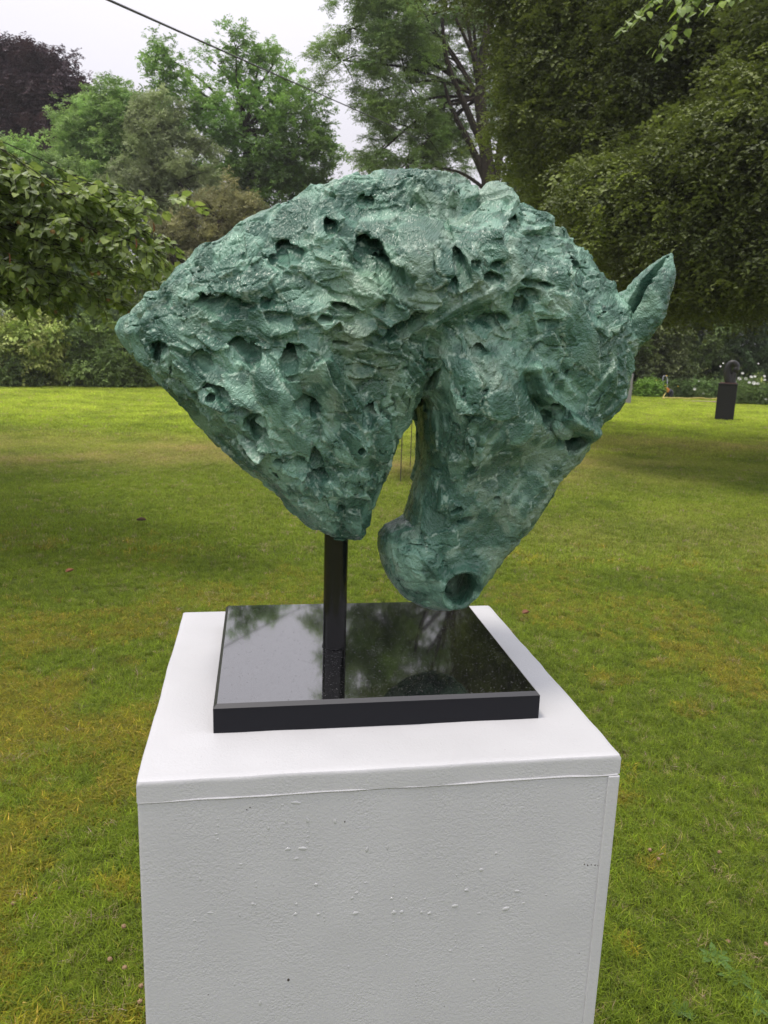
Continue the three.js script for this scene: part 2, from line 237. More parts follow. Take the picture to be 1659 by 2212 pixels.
tree(101, 'copper_beech', 'dark purple copper beech at the far left behind the green trees', 'tree', gnd(30, 46), [gnd(30, 46), at(30, 560, 46), at(40, 330, 46)], 0.45,
  [B(20, 240, 46, 4.4, 3.4, 3.6, 58), B(95, 230, 46, 2.5, 2.4, 2.6, 32), B(40, 170, 46, 2.4, 1.4, 2, 20), B(120, 320, 45, 2.6, 3, 2.6, 40), B(-80, 260, 47, 4, 4, 3, 40), B(145, 275, 45.5, 1.2, 1.5, 1.2, 12), B(60, 400, 45, 4.5, 3, 3, 44)], 'plum', matPlum, G_PLUM, DARKBARK, { per: 26, clump: 0.8, shell: 0.5, size: 1 });
tree(102, 'oak_tree', 'big green broadleaved tree with a sparse twiggy top, left of the sky gap', 'tree', gnd(545, 36), [gnd(545, 36), at(540, 520, 36), at(535, 380, 36), at(530, 280, 36)], 0.34,
  [B(560, 320, 36, 2.6, 2.2, 2.2, 46), B(640, 330, 36, 1.7, 1.9, 1.8, 32, 0.85), B(660, 385, 36, 1.2, 1.0, 1.3, 18, 0.75), B(470, 300, 36, 1.9, 2.4, 1.8, 34), B(545, 420, 36, 2.6, 1.4, 2, 36, 0.8), B(600, 245, 36, 1.7, 0.9, 1.2, 9), B(655, 245, 36, 0.9, 0.9, 0.9, 5), B(395, 235, 36, 1.5, 1.2, 1.2, 16), B(510, 215, 36, 1.6, 0.9, 1.1, 6), B(345, 156, 36, 0.6, 1.1, 0.6, 6), B(352, 118, 36, 0.4, 0.6, 0.4, 3), B(470, 140, 36, 0.9, 0.8, 0.7, 4), B(510, 104, 36, 0.7, 0.6, 0.6, 4), B(560, 118, 36, 0.6, 0.7, 0.6, 4), B(590, 140, 36, 0.6, 0.5, 0.6, 3), B(690, 320, 36, 0.7, 0.6, 0.7, 6, 0.8), B(625, 180, 36, 0.6, 0.6, 0.6, 4)], 'oak', matFar, G_OAK, DARKBARK, { per: 15, clump: 0.6, shell: 0.6, size: 0.8, twiggy: 0.7, limbR: 0.07 });
tree(103, 'green_tree', 'mid green rounded tree between the purple beech and the twiggy tree', 'tree', gnd(235, 34), [gnd(235, 34), at(240, 470, 34), at(240, 330, 34)], 0.25,
  [B(235, 290, 34, 1.6, 1.6, 1.5, 36), B(200, 330, 34, 1.5, 1.7, 1.5, 30), B(285, 300, 34, 1.6, 2.0, 1.6, 32), B(240, 400, 34, 2.4, 1.6, 2, 40), B(180, 280, 34, 0.8, 1, 0.8, 10)], 'oak', matFar, G_LIGHT, DARKBARK, { per: 22, clump: 0.55, shell: 0.6, size: 0.75 });
tree(104, 'willow_tree', 'pale grey-green soft tree in front of the twiggy tree', 'tree', gnd(370, 31), [gnd(370, 31), at(368, 500, 31), at(366, 380, 31)], 0.18,
  [B(350, 320, 31, 1.2, 1.6, 1.1, 30), B(390, 390, 31, 1.5, 1.6, 1.3, 34), B(330, 420, 31, 1.6, 1.4, 1.3, 32), B(430, 460, 31, 1.6, 1.3, 1.3, 32), B(345, 260, 31, 0.7, 0.9, 0.7, 10)], 'shrub', matFar, G_GREY, GREYBARK, { per: 26, clump: 0.36, shell: 0.55, size: 0.95 });
tree(105, 'olive_shrub', 'olive brown thin-stemmed shrub behind the mane of the horse, left side', 'shrub', gnd(480, 28), [gnd(480, 28), at(482, 600, 28), at(485, 500, 28)], 0.07,
  [B(470, 470, 28, 1.4, 1.3, 1.2, 30), B(520, 510, 28, 1.2, 1.4, 1.1, 26), B(430, 530, 28, 1.5, 1.5, 1.2, 30), B(380, 590, 27, 1.6, 1.8, 1.4, 34), B(560, 580, 28, 1.8, 2.2, 1.4, 40), B(480, 640, 28, 2, 2, 1.5, 40)], 'shrub', matFar, G_OLIVE, GREYBARK, { per: 17, clump: 0.36, shell: 0.5, size: 0.8, twiggy: 0.9, stem: 'stem' });
tree(106, 'hazel_bush', 'bright lime green bush peeping over the near beech branch, far left', 'shrub', gnd(40, 29.5), [gnd(40, 29.5), at(42, 620, 29.5), at(45, 470, 29.5)], 0.08,
  [B(25, 375, 29.5, 1.3, 1.0, 1, 34), B(85, 400, 29.5, 1.1, 0.9, 1, 26), B(60, 460, 29.5, 2.0, 1.5, 1.2, 50), B(130, 430, 29.5, 0.9, 0.9, 0.9, 18, 0.9), B(-60, 430, 29.5, 2, 1.8, 1.2, 40), B(70, 560, 29.5, 2.2, 1.8, 1.2, 50, 0.8)], 'shrub', matFar, G_LIGHT, GREYBARK, { per: 24, clump: 0.45, shell: 0.5, size: 1.2, stem: 'stem' });
// tall feathery tree right of the sky gap, trunk and spreading limbs in view
{
  const D = 30, T = (x, y, d = D - 0.6) => at(x, y, d);
  tree(107, 'feathery_tree', 'tall feathery tree with dark forking limbs, right of the sky gap', 'tree', gnd(1062, D - 0.6), [gnd(1062, D - 0.6), T(1060, 520), T(1056, 400), T(1046, 300), T(1035, 210)], 0.44,
    [B(760, 60, D, 1.4, 1.1, 1.2, 18), B(740, 130, D, 1.3, 0.9, 1.0, 14), B(830, 100, D, 1.7, 1.6, 1.5, 34), B(900, 40, D, 2.0, 1.6, 1.7, 40), B(880, 180, D, 1.7, 1.5, 1.5, 34), B(830, 240, D, 1.0, 0.8, 1.0, 16), B(900, 280, D, 1.7, 1.2, 1.4, 32), B(820, 330, D, 1.1, 0.9, 1.0, 18), B(880, 350, D, 1.5, 1.0, 1.3, 26), B(960, 120, D + 2.2, 1.5, 1.6, 1.5, 26), B(960, 330, D + 2.2, 1.3, 1.0, 1.3, 18), B(985, 230, D + 2.2, 1.0, 1.1, 1.2, 14), B(1010, -60, D + 2.2, 2.4, 1.8, 2, 44), B(1050, 60, D + 2.2, 1.4, 1.4, 1.4, 12), B(1110, 120, D + 2.2, 1.4, 2, 1.4, 18), B(1120, 260, D + 2.2, 1.3, 1.5, 1.3, 18), B(850, -70, D, 2.2, 1.9, 2, 44), B(930, -240, D + 2.2, 2.6, 2.6, 2.4, 56), B(1080, -220, D + 2.2, 2.6, 2.6, 2.4, 50), B(1160, -60, D + 2.2, 2, 2.4, 2, 34), B(990, -400, D + 2.2, 2.4, 2.2, 2.2, 46)], 'feather', matFar, G_FEATHER, DARKBARK,
    { per: 9, clump: 0.42, shell: 0.6, size: 0.78, limbR: 0.06, twiggy: 0.6, gap: 0.3, extra: [[[T(1056, 400), T(1010, 300), T(975, 235), T(960, 180)], 0.17, 0.05], [[T(1050, 330), T(1010, 240), T(965, 130), T(955, 40)], 0.15, 0.06], [[T(1046, 300), T(1042, 200), T(1030, 140), T(985, 40)], 0.15, 0.05], [[T(1040, 220), T(1046, 120), T(1060, 40), T(1062, -80)], 0.13, 0.06], [[T(1042, 130), T(1075, 100), T(1110, 70)], 0.07, 0.03], [[T(1070, 400), T(1090, 250), T(1097, 110), T(1100, -40)], 0.16, 0.07], [[T(1030, 150), T(1012, 60), T(1000, -60)], 0.08, 0.04], [[T(1062, 420), T(1000, 375), T(940, 360)], 0.08, 0.03]] });
}
// dark evergreens standing behind the horse's poll
for (const [px, py, d, rx, ry, label] of [[1150, 560, 34, 3.2, 3.4, 'dark evergreen tree behind the crest of the horse, left of the three'], [1275, 560, 35, 2.6, 3.6, 'dark evergreen tree behind the notch before the ear, middle one'], [1330, 440, 37, 3.6, 3.6, 'taller dark evergreen tree behind the beech leaves, right of the three']]) {
  const b = gnd(px, d);
  tree(200 + px, 'evergreen_tree', label, 'tree', b, [b, at(px, 760, d), at(px, py, d)], 0.22, [B(px, py, d, rx, ry, 2.4, 64), B(px - 25, py + 110, d, rx, 2.6, 2.2, 44), B(px + 30, py - 60, d, rx * 0.75, ry * 0.7, 2, 30)], 'oak', matFar, G_DARK, DARKBARK, { per: 24, clump: 0.66, shell: 0.5, size: 0.8, group: 'dark evergreens behind the horse' });
}
// great beech on the right: trunk outside the frame, limbs sweeping in and hanging down
{
  const base = V(9.6, 0, -13.5), top0 = V(9.4, 9, -13.2), L = (x, y, d) => at(x, y, d);
  const blobs = [];
  const add = (px, py, d, rx, ry, rz, n, tint) => blobs.push([at(px, py, d), V(rx, ry, rz), n, tint]);
  add(1195, 60, 14.5, 0.8, 0.9, 0.9, 20); add(1150, 210, 14.5, 0.35, 0.5, 0.5, 7, 1.25); add(1180, 290, 14.5, 0.55, 0.6, 0.7, 11, 1.15); add(1240, 180, 14, 1.0, 1.0, 1.0, 40); add(1320, 60, 13.5, 1.1, 1.0, 1.0, 40, 0.9); add(1330, 190, 13.5, 1.0, 1.1, 1.1, 44, 0.85); add(1290, 320, 14, 0.9, 0.8, 0.9, 30); add(1430, 140, 13, 1.1, 1.3, 1.1, 52, 0.85); add(1400, 290, 13, 1.1, 1.1, 1.1, 44, 0.8); add(1530, 230, 12.5, 1.1, 1.4, 1.2, 54, 0.8); add(1620, 120, 12, 1.0, 1.4, 1.2, 48, 0.85); add(1500, 60, 12.5, 1.1, 1.0, 1.0, 40, 0.85);
  add(1340, 420, 11.5, 0.5, 0.35, 0.5, 12, 1.2); add(1400, 450, 11, 0.6, 0.4, 0.6, 18, 1.2); add(1460, 420, 10.8, 0.6, 0.5, 0.7, 22, 1.15); add(1540, 390, 10.5, 0.7, 0.7, 0.8, 30); add(1620, 340, 10.2, 0.7, 0.9, 0.9, 34); add(1500, 500, 10.8, 0.7, 0.6, 0.8, 30); add(1590, 480, 10.4, 0.7, 0.7, 0.8, 34); add(1640, 530, 10.2, 0.6, 0.5, 0.8, 30, 0.95); add(1540, 545, 10.8, 0.6, 0.4, 0.8, 24, 0.9); add(1480, 545, 11.4, 0.5, 0.4, 0.7, 18, 0.85); add(1730, 400, 10, 0.9, 1.0, 1.2, 34); add(1720, 250, 10.5, 0.9, 1.4, 1.2, 40);
  add(1440, 380, 15.5, 1.5, 1.6, 1.2, 56, 0.9); add(1560, 500, 15, 1.8, 1.4, 1.2, 60, 0.85); add(1420, 540, 16, 1.2, 1.0, 1.2, 34, 0.85); add(1280, 420, 17, 1.3, 0.9, 1.2, 24, 0.9);
  // the part of the crown above the picture, over the lawn and the photographer's right
  for (const [x, y, z, rx, ry, rz, n] of [[5, 9.5, -12, 3, 2.6, 3, 46], [8.5, 11, -9, 3, 2.6, 3, 40], [10, 7, -7, 2.4, 3, 2.6, 36], [3, 8.6, -15, 2.4, 2, 2.4, 34], [8, 12, -16, 3.6, 3, 3.4, 46], [11, 6, -12, 2.4, 4, 3, 36], [7, 6.2, -6.4, 1.8, 1.6, 1.8, 24]]) blobs.push([V(x, y, z), V(rx, ry, rz), n, 0.9]);
  tree(108, 'beech_tree', 'huge green beech hanging its leafy branches down the right side', 'tree', base, [base, V(9.7, 3, -13.4), V(9.5, 6, -13.3), top0], 0.55, blobs, 'beech', matGloss, G_BEECH, GREYBARK, { per: 64, clump: 0.5, shell: 0.4, size: 0.74, tilt: 0.5, limbR: 0.06, twiggy: 0.3, sag: 0.3,
    extra: [[[top0, V(6.4, 7.0, -13.4), at(1420, 60, 13.4), at(1200, 110, 14.2)], 0.2, 0.04], [[V(9.5, 5, -13.3), at(1760, 420, 11.2), at(1560, 470, 10.6), at(1380, 480, 11.2)], 0.12, 0.025], [[V(9.5, 6, -13.3), at(1720, 130, 12), at(1520, 250, 12.8), at(1300, 380, 13.4)], 0.14, 0.025], [[V(9.6, 4.4, -13.3), at(1740, 600, 11), at(1600, 580, 10.8)], 0.07, 0.02]] });
}
{
  const r = rng(61), root = scene.getObjectByName('beech_tree'), lp = []; leafTris(lp, V(0, 0, 0), V(1, 0, 0), V(0, 0, 1), V(0, 1, 0), 0.085, 0.058, 0.12, 0.2);
  const lg = new THREE.BufferGeometry(); lg.setAttribute('position', new THREE.Float32BufferAttribute(lp, 3)); lg.computeVertexNormals();
  const mats = [[0.24, 0.36, 0.05], [0.31, 0.44, 0.06], [0.18, 0.28, 0.045]].map((c) => { const m = leafMat(0.04, 0.95, 0.55); m.color = rgb(...c); return m; }), twigs = []; let n = 0;
  for (const [x0, y0, x1, y1, d, k] of [[1480, -40, 1330, 70, 6.6, 22], [1440, -30, 1372, 52, 6.6, 12], [1660, -60, 1420, 10, 6.4, 20], [1560, -40, 1450, 40, 6.3, 16], [1500, 20, 1405, 118, 6.5, 14], [1490, 60, 1412, 135, 6.5, 7], [1650, -20, 1500, 25, 6.3, 16], [1590, -60, 1470, 20, 6.5, 16]]) {
    const a = at(x0, y0, d + 0.3), e = at(x1, y1, d), m = a.clone().lerp(e, 0.5).add(V(0, 0.05, 0)); twigs.push(tube([a, m, e], 0.005, 0.0016, 5, 8)); const dir = e.clone().sub(a).normalize(), sd = dir.clone().cross(V(0, 1, 0)).normalize();
    for (let i = 0; i < k; i++) { const t = 0.15 + 0.85 * i / k, p = a.clone().multiplyScalar((1 - t) * (1 - t)).addScaledVector(m, 2 * t * (1 - t)).addScaledVector(e, t * t).add(V((r() - 0.5) * 0.06, (r() - 0.5) * 0.05, (r() - 0.5) * 0.06)), ld = dir.clone().multiplyScalar(0.6).addScaledVector(sd, (i % 2 ? 1 : -1) * (0.5 + 0.5 * r())).add(V(0, -0.3 + (r() - 0.5) * 0.8, 0)).normalize(), up = V((r() - 0.5) * 1.2, 1, 0.5 + (r() - 0.5)).normalize(), s = ld.clone().cross(up).normalize(), u = s.clone().cross(ld), c = 0.75 + 0.5 * r();
      const q = part(root, lg, mats[Math.floor(r() * 3)], 'leaf', n++); q.applyMatrix4(new THREE.Matrix4().makeTranslation(-root.position.x, 0, -root.position.z).multiply(new THREE.Matrix4().makeBasis(ld, u, s).setPosition(p)).multiply(new THREE.Matrix4().makeScale(c, c, c))); }
  }
  part(root, mergeGeometries(twigs).translate(-root.position.x, 0, -root.position.z), GREYBARK, 'twigs');
}
// shrubs along the far edge of the lawn, each its own plant
const hedge = [
  [-240, 620, 31, 4.2, 3.4, 'shrub', G_DARK, 'dark tree belt beyond the left edge, nearer the laurel', 70, 1.2], [-560, 620, 31, 4.2, 3.6, 'shrub', G_DARK, 'dark tree belt beyond the left edge, farther from the laurel', 70, 1.2],
  [200, 560, 38, 3.2, 3.0, 'shrub', G_DARK, 'dark tree belt far behind the beech branch, left end', 60, 1.2], [420, 570, 38, 3.2, 3.0, 'shrub', G_DARK, 'dark tree belt far behind the left end of the mane', 60, 1.2], [620, 580, 39, 3.2, 3.0, 'shrub', G_DARK, 'dark tree belt standing directly behind the middle of the neck', 50, 1.1], [900, 580, 39, 3.4, 3.0, 'shrub', G_DARK, 'dark tree belt standing directly behind the top of the cheek', 50, 1.1],
  [60, 735, 25.5, 1.25, 1.05, 'laurel', G_YELLOW, 'rounded yellow-green laurel bush at the left edge of the lawn', 60, 1], [-60, 760, 26.5, 1.6, 1.0, 'laurel', G_HEDGE, 'dark green low bush at the extreme left edge', 44, 0.9], [150, 690, 28, 1.7, 1.7, 'shrub', G_DARK, 'dark ivy-covered bush behind the rounded yellow-green laurel', 54, 1.1], [205, 745, 26.2, 0.95, 1.0, 'shrub', G_HEDGE, 'loose mid green shrub right of the rounded laurel', 34, 1], [262, 760, 26.4, 1.0, 0.85, 'shrub', G_HEDGE, 'low green shrub just left of the sculpture, at the lawn edge', 32, 1.1], [30, 795, 25.2, 1.0, 0.45, 'shrub', G_HEDGE, 'knee-high leafy shrub in front of the rounded laurel', 20, 0.7], [330, 740, 28, 1.7, 1.3, 'shrub', G_HEDGE, 'green shrub behind the left end of the neck', 40, 0.9], [90, 600, 30, 2.6, 1.9, 'shrub', G_DARK, 'tall dark bush behind the near beech branch', 60, 1.0], [300, 620, 30.5, 2.4, 2.2, 'shrub', G_DARK, 'tall shady bush behind the tip of the beech branch', 60, 1.1],
  [460, 740, 29, 2, 1.6, 'shrub', G_HEDGE, 'green shrub standing directly behind the neck of the horse, left', 40, 1], [620, 740, 30, 2.2, 1.9, 'shrub', G_HEDGE, 'green shrub standing directly behind the middle of the neck', 44, 1], [790, 735, 31, 2.3, 2.0, 'shrub', G_DARK, 'dark shrub standing directly behind the middle of the horse', 44, 1], [960, 735, 31, 2.2, 2.0, 'shrub', G_DARK, 'dark shrub standing directly behind the cheek of the horse', 44, 1], [1120, 735, 31, 2.2, 2.0, 'shrub', G_DARK, 'dark shrub standing directly behind the forehead of the horse', 44, 1],
  [1300, 740, 32.4, 1.9, 1.5, 'shrub', G_HEDGE, 'green shrub behind the base of the horse ear', 40, 0.9], [1410, 745, 32.8, 1.6, 1.35, 'laurel', [[0.09, 0.13, 0.035], [0.16, 0.2, 0.06]], 'pale leafy shrub right of the horse forehead above the grey plinth', 58, 0.95], [1500, 720, 33.4, 1.9, 1.6, 'laurel', G_HEDGE, 'spreading shrub behind the orange hose trolley', 56, 0.75], [1590, 740, 34.4, 1.9, 1.7, 'shrub', G_DARK, 'shady shrub behind the small dark sculpture', 50, 1.0], [1680, 730, 34.4, 2.0, 1.9, 'shrub', G_DARK, 'shady shrub behind the white flowers at the right edge', 50, 0.9], [1560, 640, 34, 3, 2.2, 'shrub', G_DARK, 'tall shady bush under the right-hand beech', 60, 0.8], [1400, 640, 34, 2.6, 2.2, 'shrub', G_DARK, 'tall dark bush behind the tip of the horse ear', 56, 1],
];
for (const [px, py, d, rx, ry, kind, col, label, n, tint] of hedge) {
  const b = gnd(px, d), c = at(px, py, d);
  tree(300 + px + 100, 'garden_shrub', label, 'shrub', b, [b, b.clone().lerp(c, 0.6), c], 0.05, [[c, V(rx, ry, 1.0), n, tint], [V(c.x, c.y * 0.42, c.z), V(rx * 1.0, c.y * 0.45, 1.0), Math.round(n * 0.6), tint]], kind, matShrub, col, GREYBARK, { per: kind === 'laurel' ? 16 : 15, clump: 0.27, shell: 0.35, size: kind === 'laurel' ? 1.25 : 1.1, tilt: 1.0, limbs: false, stem: 'stem' });
}

// ───────────────────────── near beech branch at the left ─────────────────────────
{
  const r = rng(77), base = V(-7.2, 0, -6.2), root = new THREE.Group(); root.position.copy(base);
  top(root, 'beech_tree', 'near green beech whose round-leaved branch hangs in from the left edge', 'tree');
  const trunkTop = V(-7.0, 4.2, -6.1), wood = [tube([base, V(-7.1, 2, -6.15), trunkTop, V(-6.9, 7.5, -6.2)], 0.34, 0.16, 9, 12)], leaves = [], nuts = [], dead = [];
  const tips = [ // where each bough ends: picture position, distance
    [395, 425, 5.0], [330, 455, 5.1], [250, 400, 5.2], [200, 420, 4.9], [120, 395, 5.2], [40, 345, 5.4], [10, 400, 5.0], [390, 560, 5.2], [375, 520, 5.4], [330, 540, 5.0], [345, 610, 5.6], [300, 600, 5.2], [280, 520, 5.0], [230, 560, 5.2], [240, 650, 5.5], [180, 480, 5.0], [190, 620, 5.3], [130, 540, 5.1], [120, 640, 5.5], [80, 470, 5.2], [60, 580, 5.2], [40, 660, 5.6], [0, 520, 5.3], [0, 620, 5.6], [-60, 460, 5.2], [-60, 580, 5.4], [310, 480, 5.6], [220, 500, 5.7], [150, 590, 5.9], [70, 520, 6.0], [330, 570, 6.0], [270, 590, 6.2], [-20, 560, 6.2], [110, 450, 5.9], [200, 560, 6.3], [10, 470, 6.2], [370, 600, 6.2], [290, 655, 6.3], [100, 600, 6.4], [50, 620, 6.5], [20, 650, 6.0], [100, 660, 6.1], [175, 685, 6.2], [230, 670, 6.2], [300, 660, 6.2], [350, 630, 5.9], [260, 620, 5.6]];
  const P = (a, b, m, t) => { const u = 1 - t; return V(u * u * a.x + 2 * u * t * m.x + t * t * b.x, u * u * a.y + 2 * u * t * m.y + t * t * b.y, u * u * a.z + 2 * u * t * m.z + t * t * b.z); };
  const leafAt = (p, dir, k = 1) => {
    const up = V((r() - 0.5) * 1.8, 1, 0.2 + (r() - 0.5) * 1.6).normalize(), ld = dir.clone().add(V((r() - 0.5) * 1.7, -0.12 + (r() - 0.5) * 1.3, (r() - 0.5) * 1.7)).normalize(), s = ld.clone().cross(up).normalize(), u = s.clone().cross(ld).normalize(), sc = k * (0.7 + 0.5 * r());
    leaves.push([new THREE.Matrix4().makeBasis(ld, u, s).setPosition(p).scale(V(sc, sc, sc)), p, sc]);
  };
  const hang = (tip, start, n) => {
    const mid = start.clone().lerp(tip, 0.55).add(V(0, 0.1 + 0.16 * r(), (r() - 0.5) * 0.5));
    wood.push(tube([0, 0.3, 0.6, 0.85, 1].map((t) => P(start, tip, mid, t)), 0.009, 0.0018, 5, 9));
    for (let i = 0; i < n; i++) {
      const t = 0.2 + 0.8 * Math.pow(r(), 0.7), p = P(start, tip, mid, t), q = P(start, tip, mid, Math.min(1, t + 0.02)), d = q.sub(p).normalize(); const sd = d.clone().cross(V(0, 1, 0)).normalize().multiplyScalar(r() < 0.5 ? 1 : -1).add(V(0, (r() - 0.6) * 1.1, 0)).normalize();
      const len = 0.10 + 0.26 * r() * (1.15 - t), e = p.clone().addScaledVector(d, len * 0.6).addScaledVector(sd, len).add(V(0, -0.35 * len, 0)); wood.push(tube([p, p.clone().lerp(e, 0.5).add(V(0, 0.015, 0)), e], 0.0032, 0.0013, 4, 3));
      const m = 5 + Math.floor(r() * 3); for (let k = 0; k <= m; k++) { const tt = 0.15 + 0.85 * k / m, lp = p.clone().lerp(e, tt), dd = e.clone().sub(p).normalize(), s2 = dd.clone().cross(V(0, 1, 0)).multiplyScalar(k % 2 ? 0.9 : -0.9); leafAt(lp, dd.add(s2)); }
      for (let k = 0; k < 2; k++) leafAt(p, sd.clone().add(V(0, 0.5 - r() * 0.6, 0))); if (r() < 0.1) nuts.push(e.clone().add(V(0, -0.018, 0))); if (r() < 0.004) dead.push(p.clone());
    }
  };
  for (const [x, y, d] of tips) hang(at(x, y, d), V(-5.2 - r() * 0.8, 2.3 + 1.0 * r(), -5.6 - r() * 1.2), 40);
  for (const [x, y, d] of tips.slice(0, 12)) { const t = at(x - 40 * r(), y + 30 * r(), d); hang(t, V(-4.6, 2.7 + r(), -5.4 - r()), 14); }
  const lp = []; leafTris(lp, V(0, 0, 0), V(1, 0, 0), V(0, 0, 1), V(0, 1, 0), 0.064, 0.05, 0.1, 0.16);
  const lg = new THREE.BufferGeometry(); lg.setAttribute('position', new THREE.Float32BufferAttribute(lp, 3)); lg.computeVertexNormals();
  const mats = [[0.2, 0.29, 0.055], [0.27, 0.38, 0.075], [0.37, 0.48, 0.1], [0.15, 0.215, 0.05]].map((c) => { const m = leafMat(0.35, 0.92, 0.58); m.color = rgb(...c); return m; }), white = leafMat(0.35, 0.92, 0.58);
  const inv = new THREE.Matrix4().makeTranslation(-base.x, 0, -base.z), v = V(), seen = leaves.map((l, i) => { v.copy(l[1]).project(camera); return [i, Math.abs(v.x) < 1 && Math.abs(v.y) < 1 ? l[2] / l[1].distanceTo(camera.position) : 0]; }).sort((a, b) => b[1] - a[1]).slice(0, 290).map((a) => a[0]), single = new Set(seen);
  let n = 0; for (const i of seen) { const m = part(root, lg, mats[Math.floor(r() * 4)], 'leaf', n++); m.applyMatrix4(inv.clone().multiply(leaves[i][0])); }
  const rest = []; leaves.forEach((l, i) => { if (!single.has(i)) { const c = mats[Math.floor(r() * 4)].color, k = 0.85 + 0.3 * r(); rest.push([inv.clone().multiply(l[0]), rgb(c.r * k, c.g * k, c.b * k)]); } });
  copies('foliage', lg, white, rest, root);
  part(root, mergeGeometries(wood).translate(-base.x, 0, -base.z), bark(0.12, 0.1, 0.08), 'trunk');
  const nutMat = std({ color: rgb(0.27, 0.17, 0.06), roughness: 0.9 }), ng = new THREE.IcosahedronGeometry(0.012, 1); { const p = ng.attributes.position; for (let i = 0; i < p.count; i++) { const k = 0.8 + 0.4 * Math.abs(Math.sin(p.getX(i) * 900 + p.getY(i) * 700)); p.setXYZ(i, p.getX(i) * k, p.getY(i) * k * 1.25, p.getZ(i) * k); } ng.computeVertexNormals(); }
  nuts.slice(0, 120).forEach((p, i) => { const m = part(root, ng, nutMat, 'beech_nut', i); m.position.copy(p).sub(base); m.rotation.set(r() * 3, r() * 3, r() * 3); });
  // upper crown outside the frame, whose shade falls on the lawn
  const up = []; for (const [x, y, z, rx, ry, rz, k] of [[-7.5, 6.5, -6, 2.6, 2.4, 3, 40], [-6.8, 4.8, -8, 1.8, 1.4, 1.8, 22], [-6.4, 4.6, -4, 1.5, 1.2, 1.8, 20], [-8.6, 4, -6, 2, 2, 3, 34]]) up.push([V(x, y, z), V(rx, ry, rz), k, 1]);
  growCrown(r, root, trunkTop, up, 'beech', matGloss, G_BEECH, { per: 26, clump: 0.5, shell: 0.4, limbs: false });
  for (const [x, y] of [[330, 478], [292, 512], [18, 545]]) { const g = part(root, lg, std({ color: rgb(0.19, 0.06, 0.02), roughness: 0.9, side: THREE.DoubleSide }), 'dead_leaf', dead.length); dead.push(0); g.position.copy(at(x, y, 4.9)).sub(base); g.rotation.set(0.3, 0.4, -1.5); g.scale.setScalar(1.1); }
}

// ───────────────────────── overhead cable ─────────────────────────
{
  const a = at(235, 0, 9), b = at(560, 145, 15), c = at(830, 265, 25), d = at(900, 298, 28.5), a0 = a.clone().add(a.clone().sub(b).multiplyScalar(2.2));
  const m = new THREE.Mesh(tube([a0, a, b, c, d], 0.0135, 0.0135, 6, 60), std({ color: rgb(0.05, 0.05, 0.055), roughness: 0.6 }));
  m.castShadow = true; top(m, 'overhead_cable', 'thin dark overhead cable slanting across the sky into the feathery tree', 'cable');
}
// damp summer air
scene.fog = new THREE.FogExp2(new THREE.Color(0.93, 0.93, 0.96), 0.0008);
// ───────────────────────── the bronze horse head on its pole and granite base ─────────────────────────
const SC = new THREE.Group();
SC.position.set(-0.0712, 1.1404, -1.1368); SC.rotation.y = 9.35 * Math.PI / 180; SC.updateMatrixWorld(true);
top(SC, 'horse_head_sculpture', 'large rough green-patinated bronze horse head on a black pole and polished granite slab', 'sculpture');
const inSC = SC.matrixWorld.clone().invert(), eyeSC = V(0, EYE, 0).applyMatrix4(inSC);
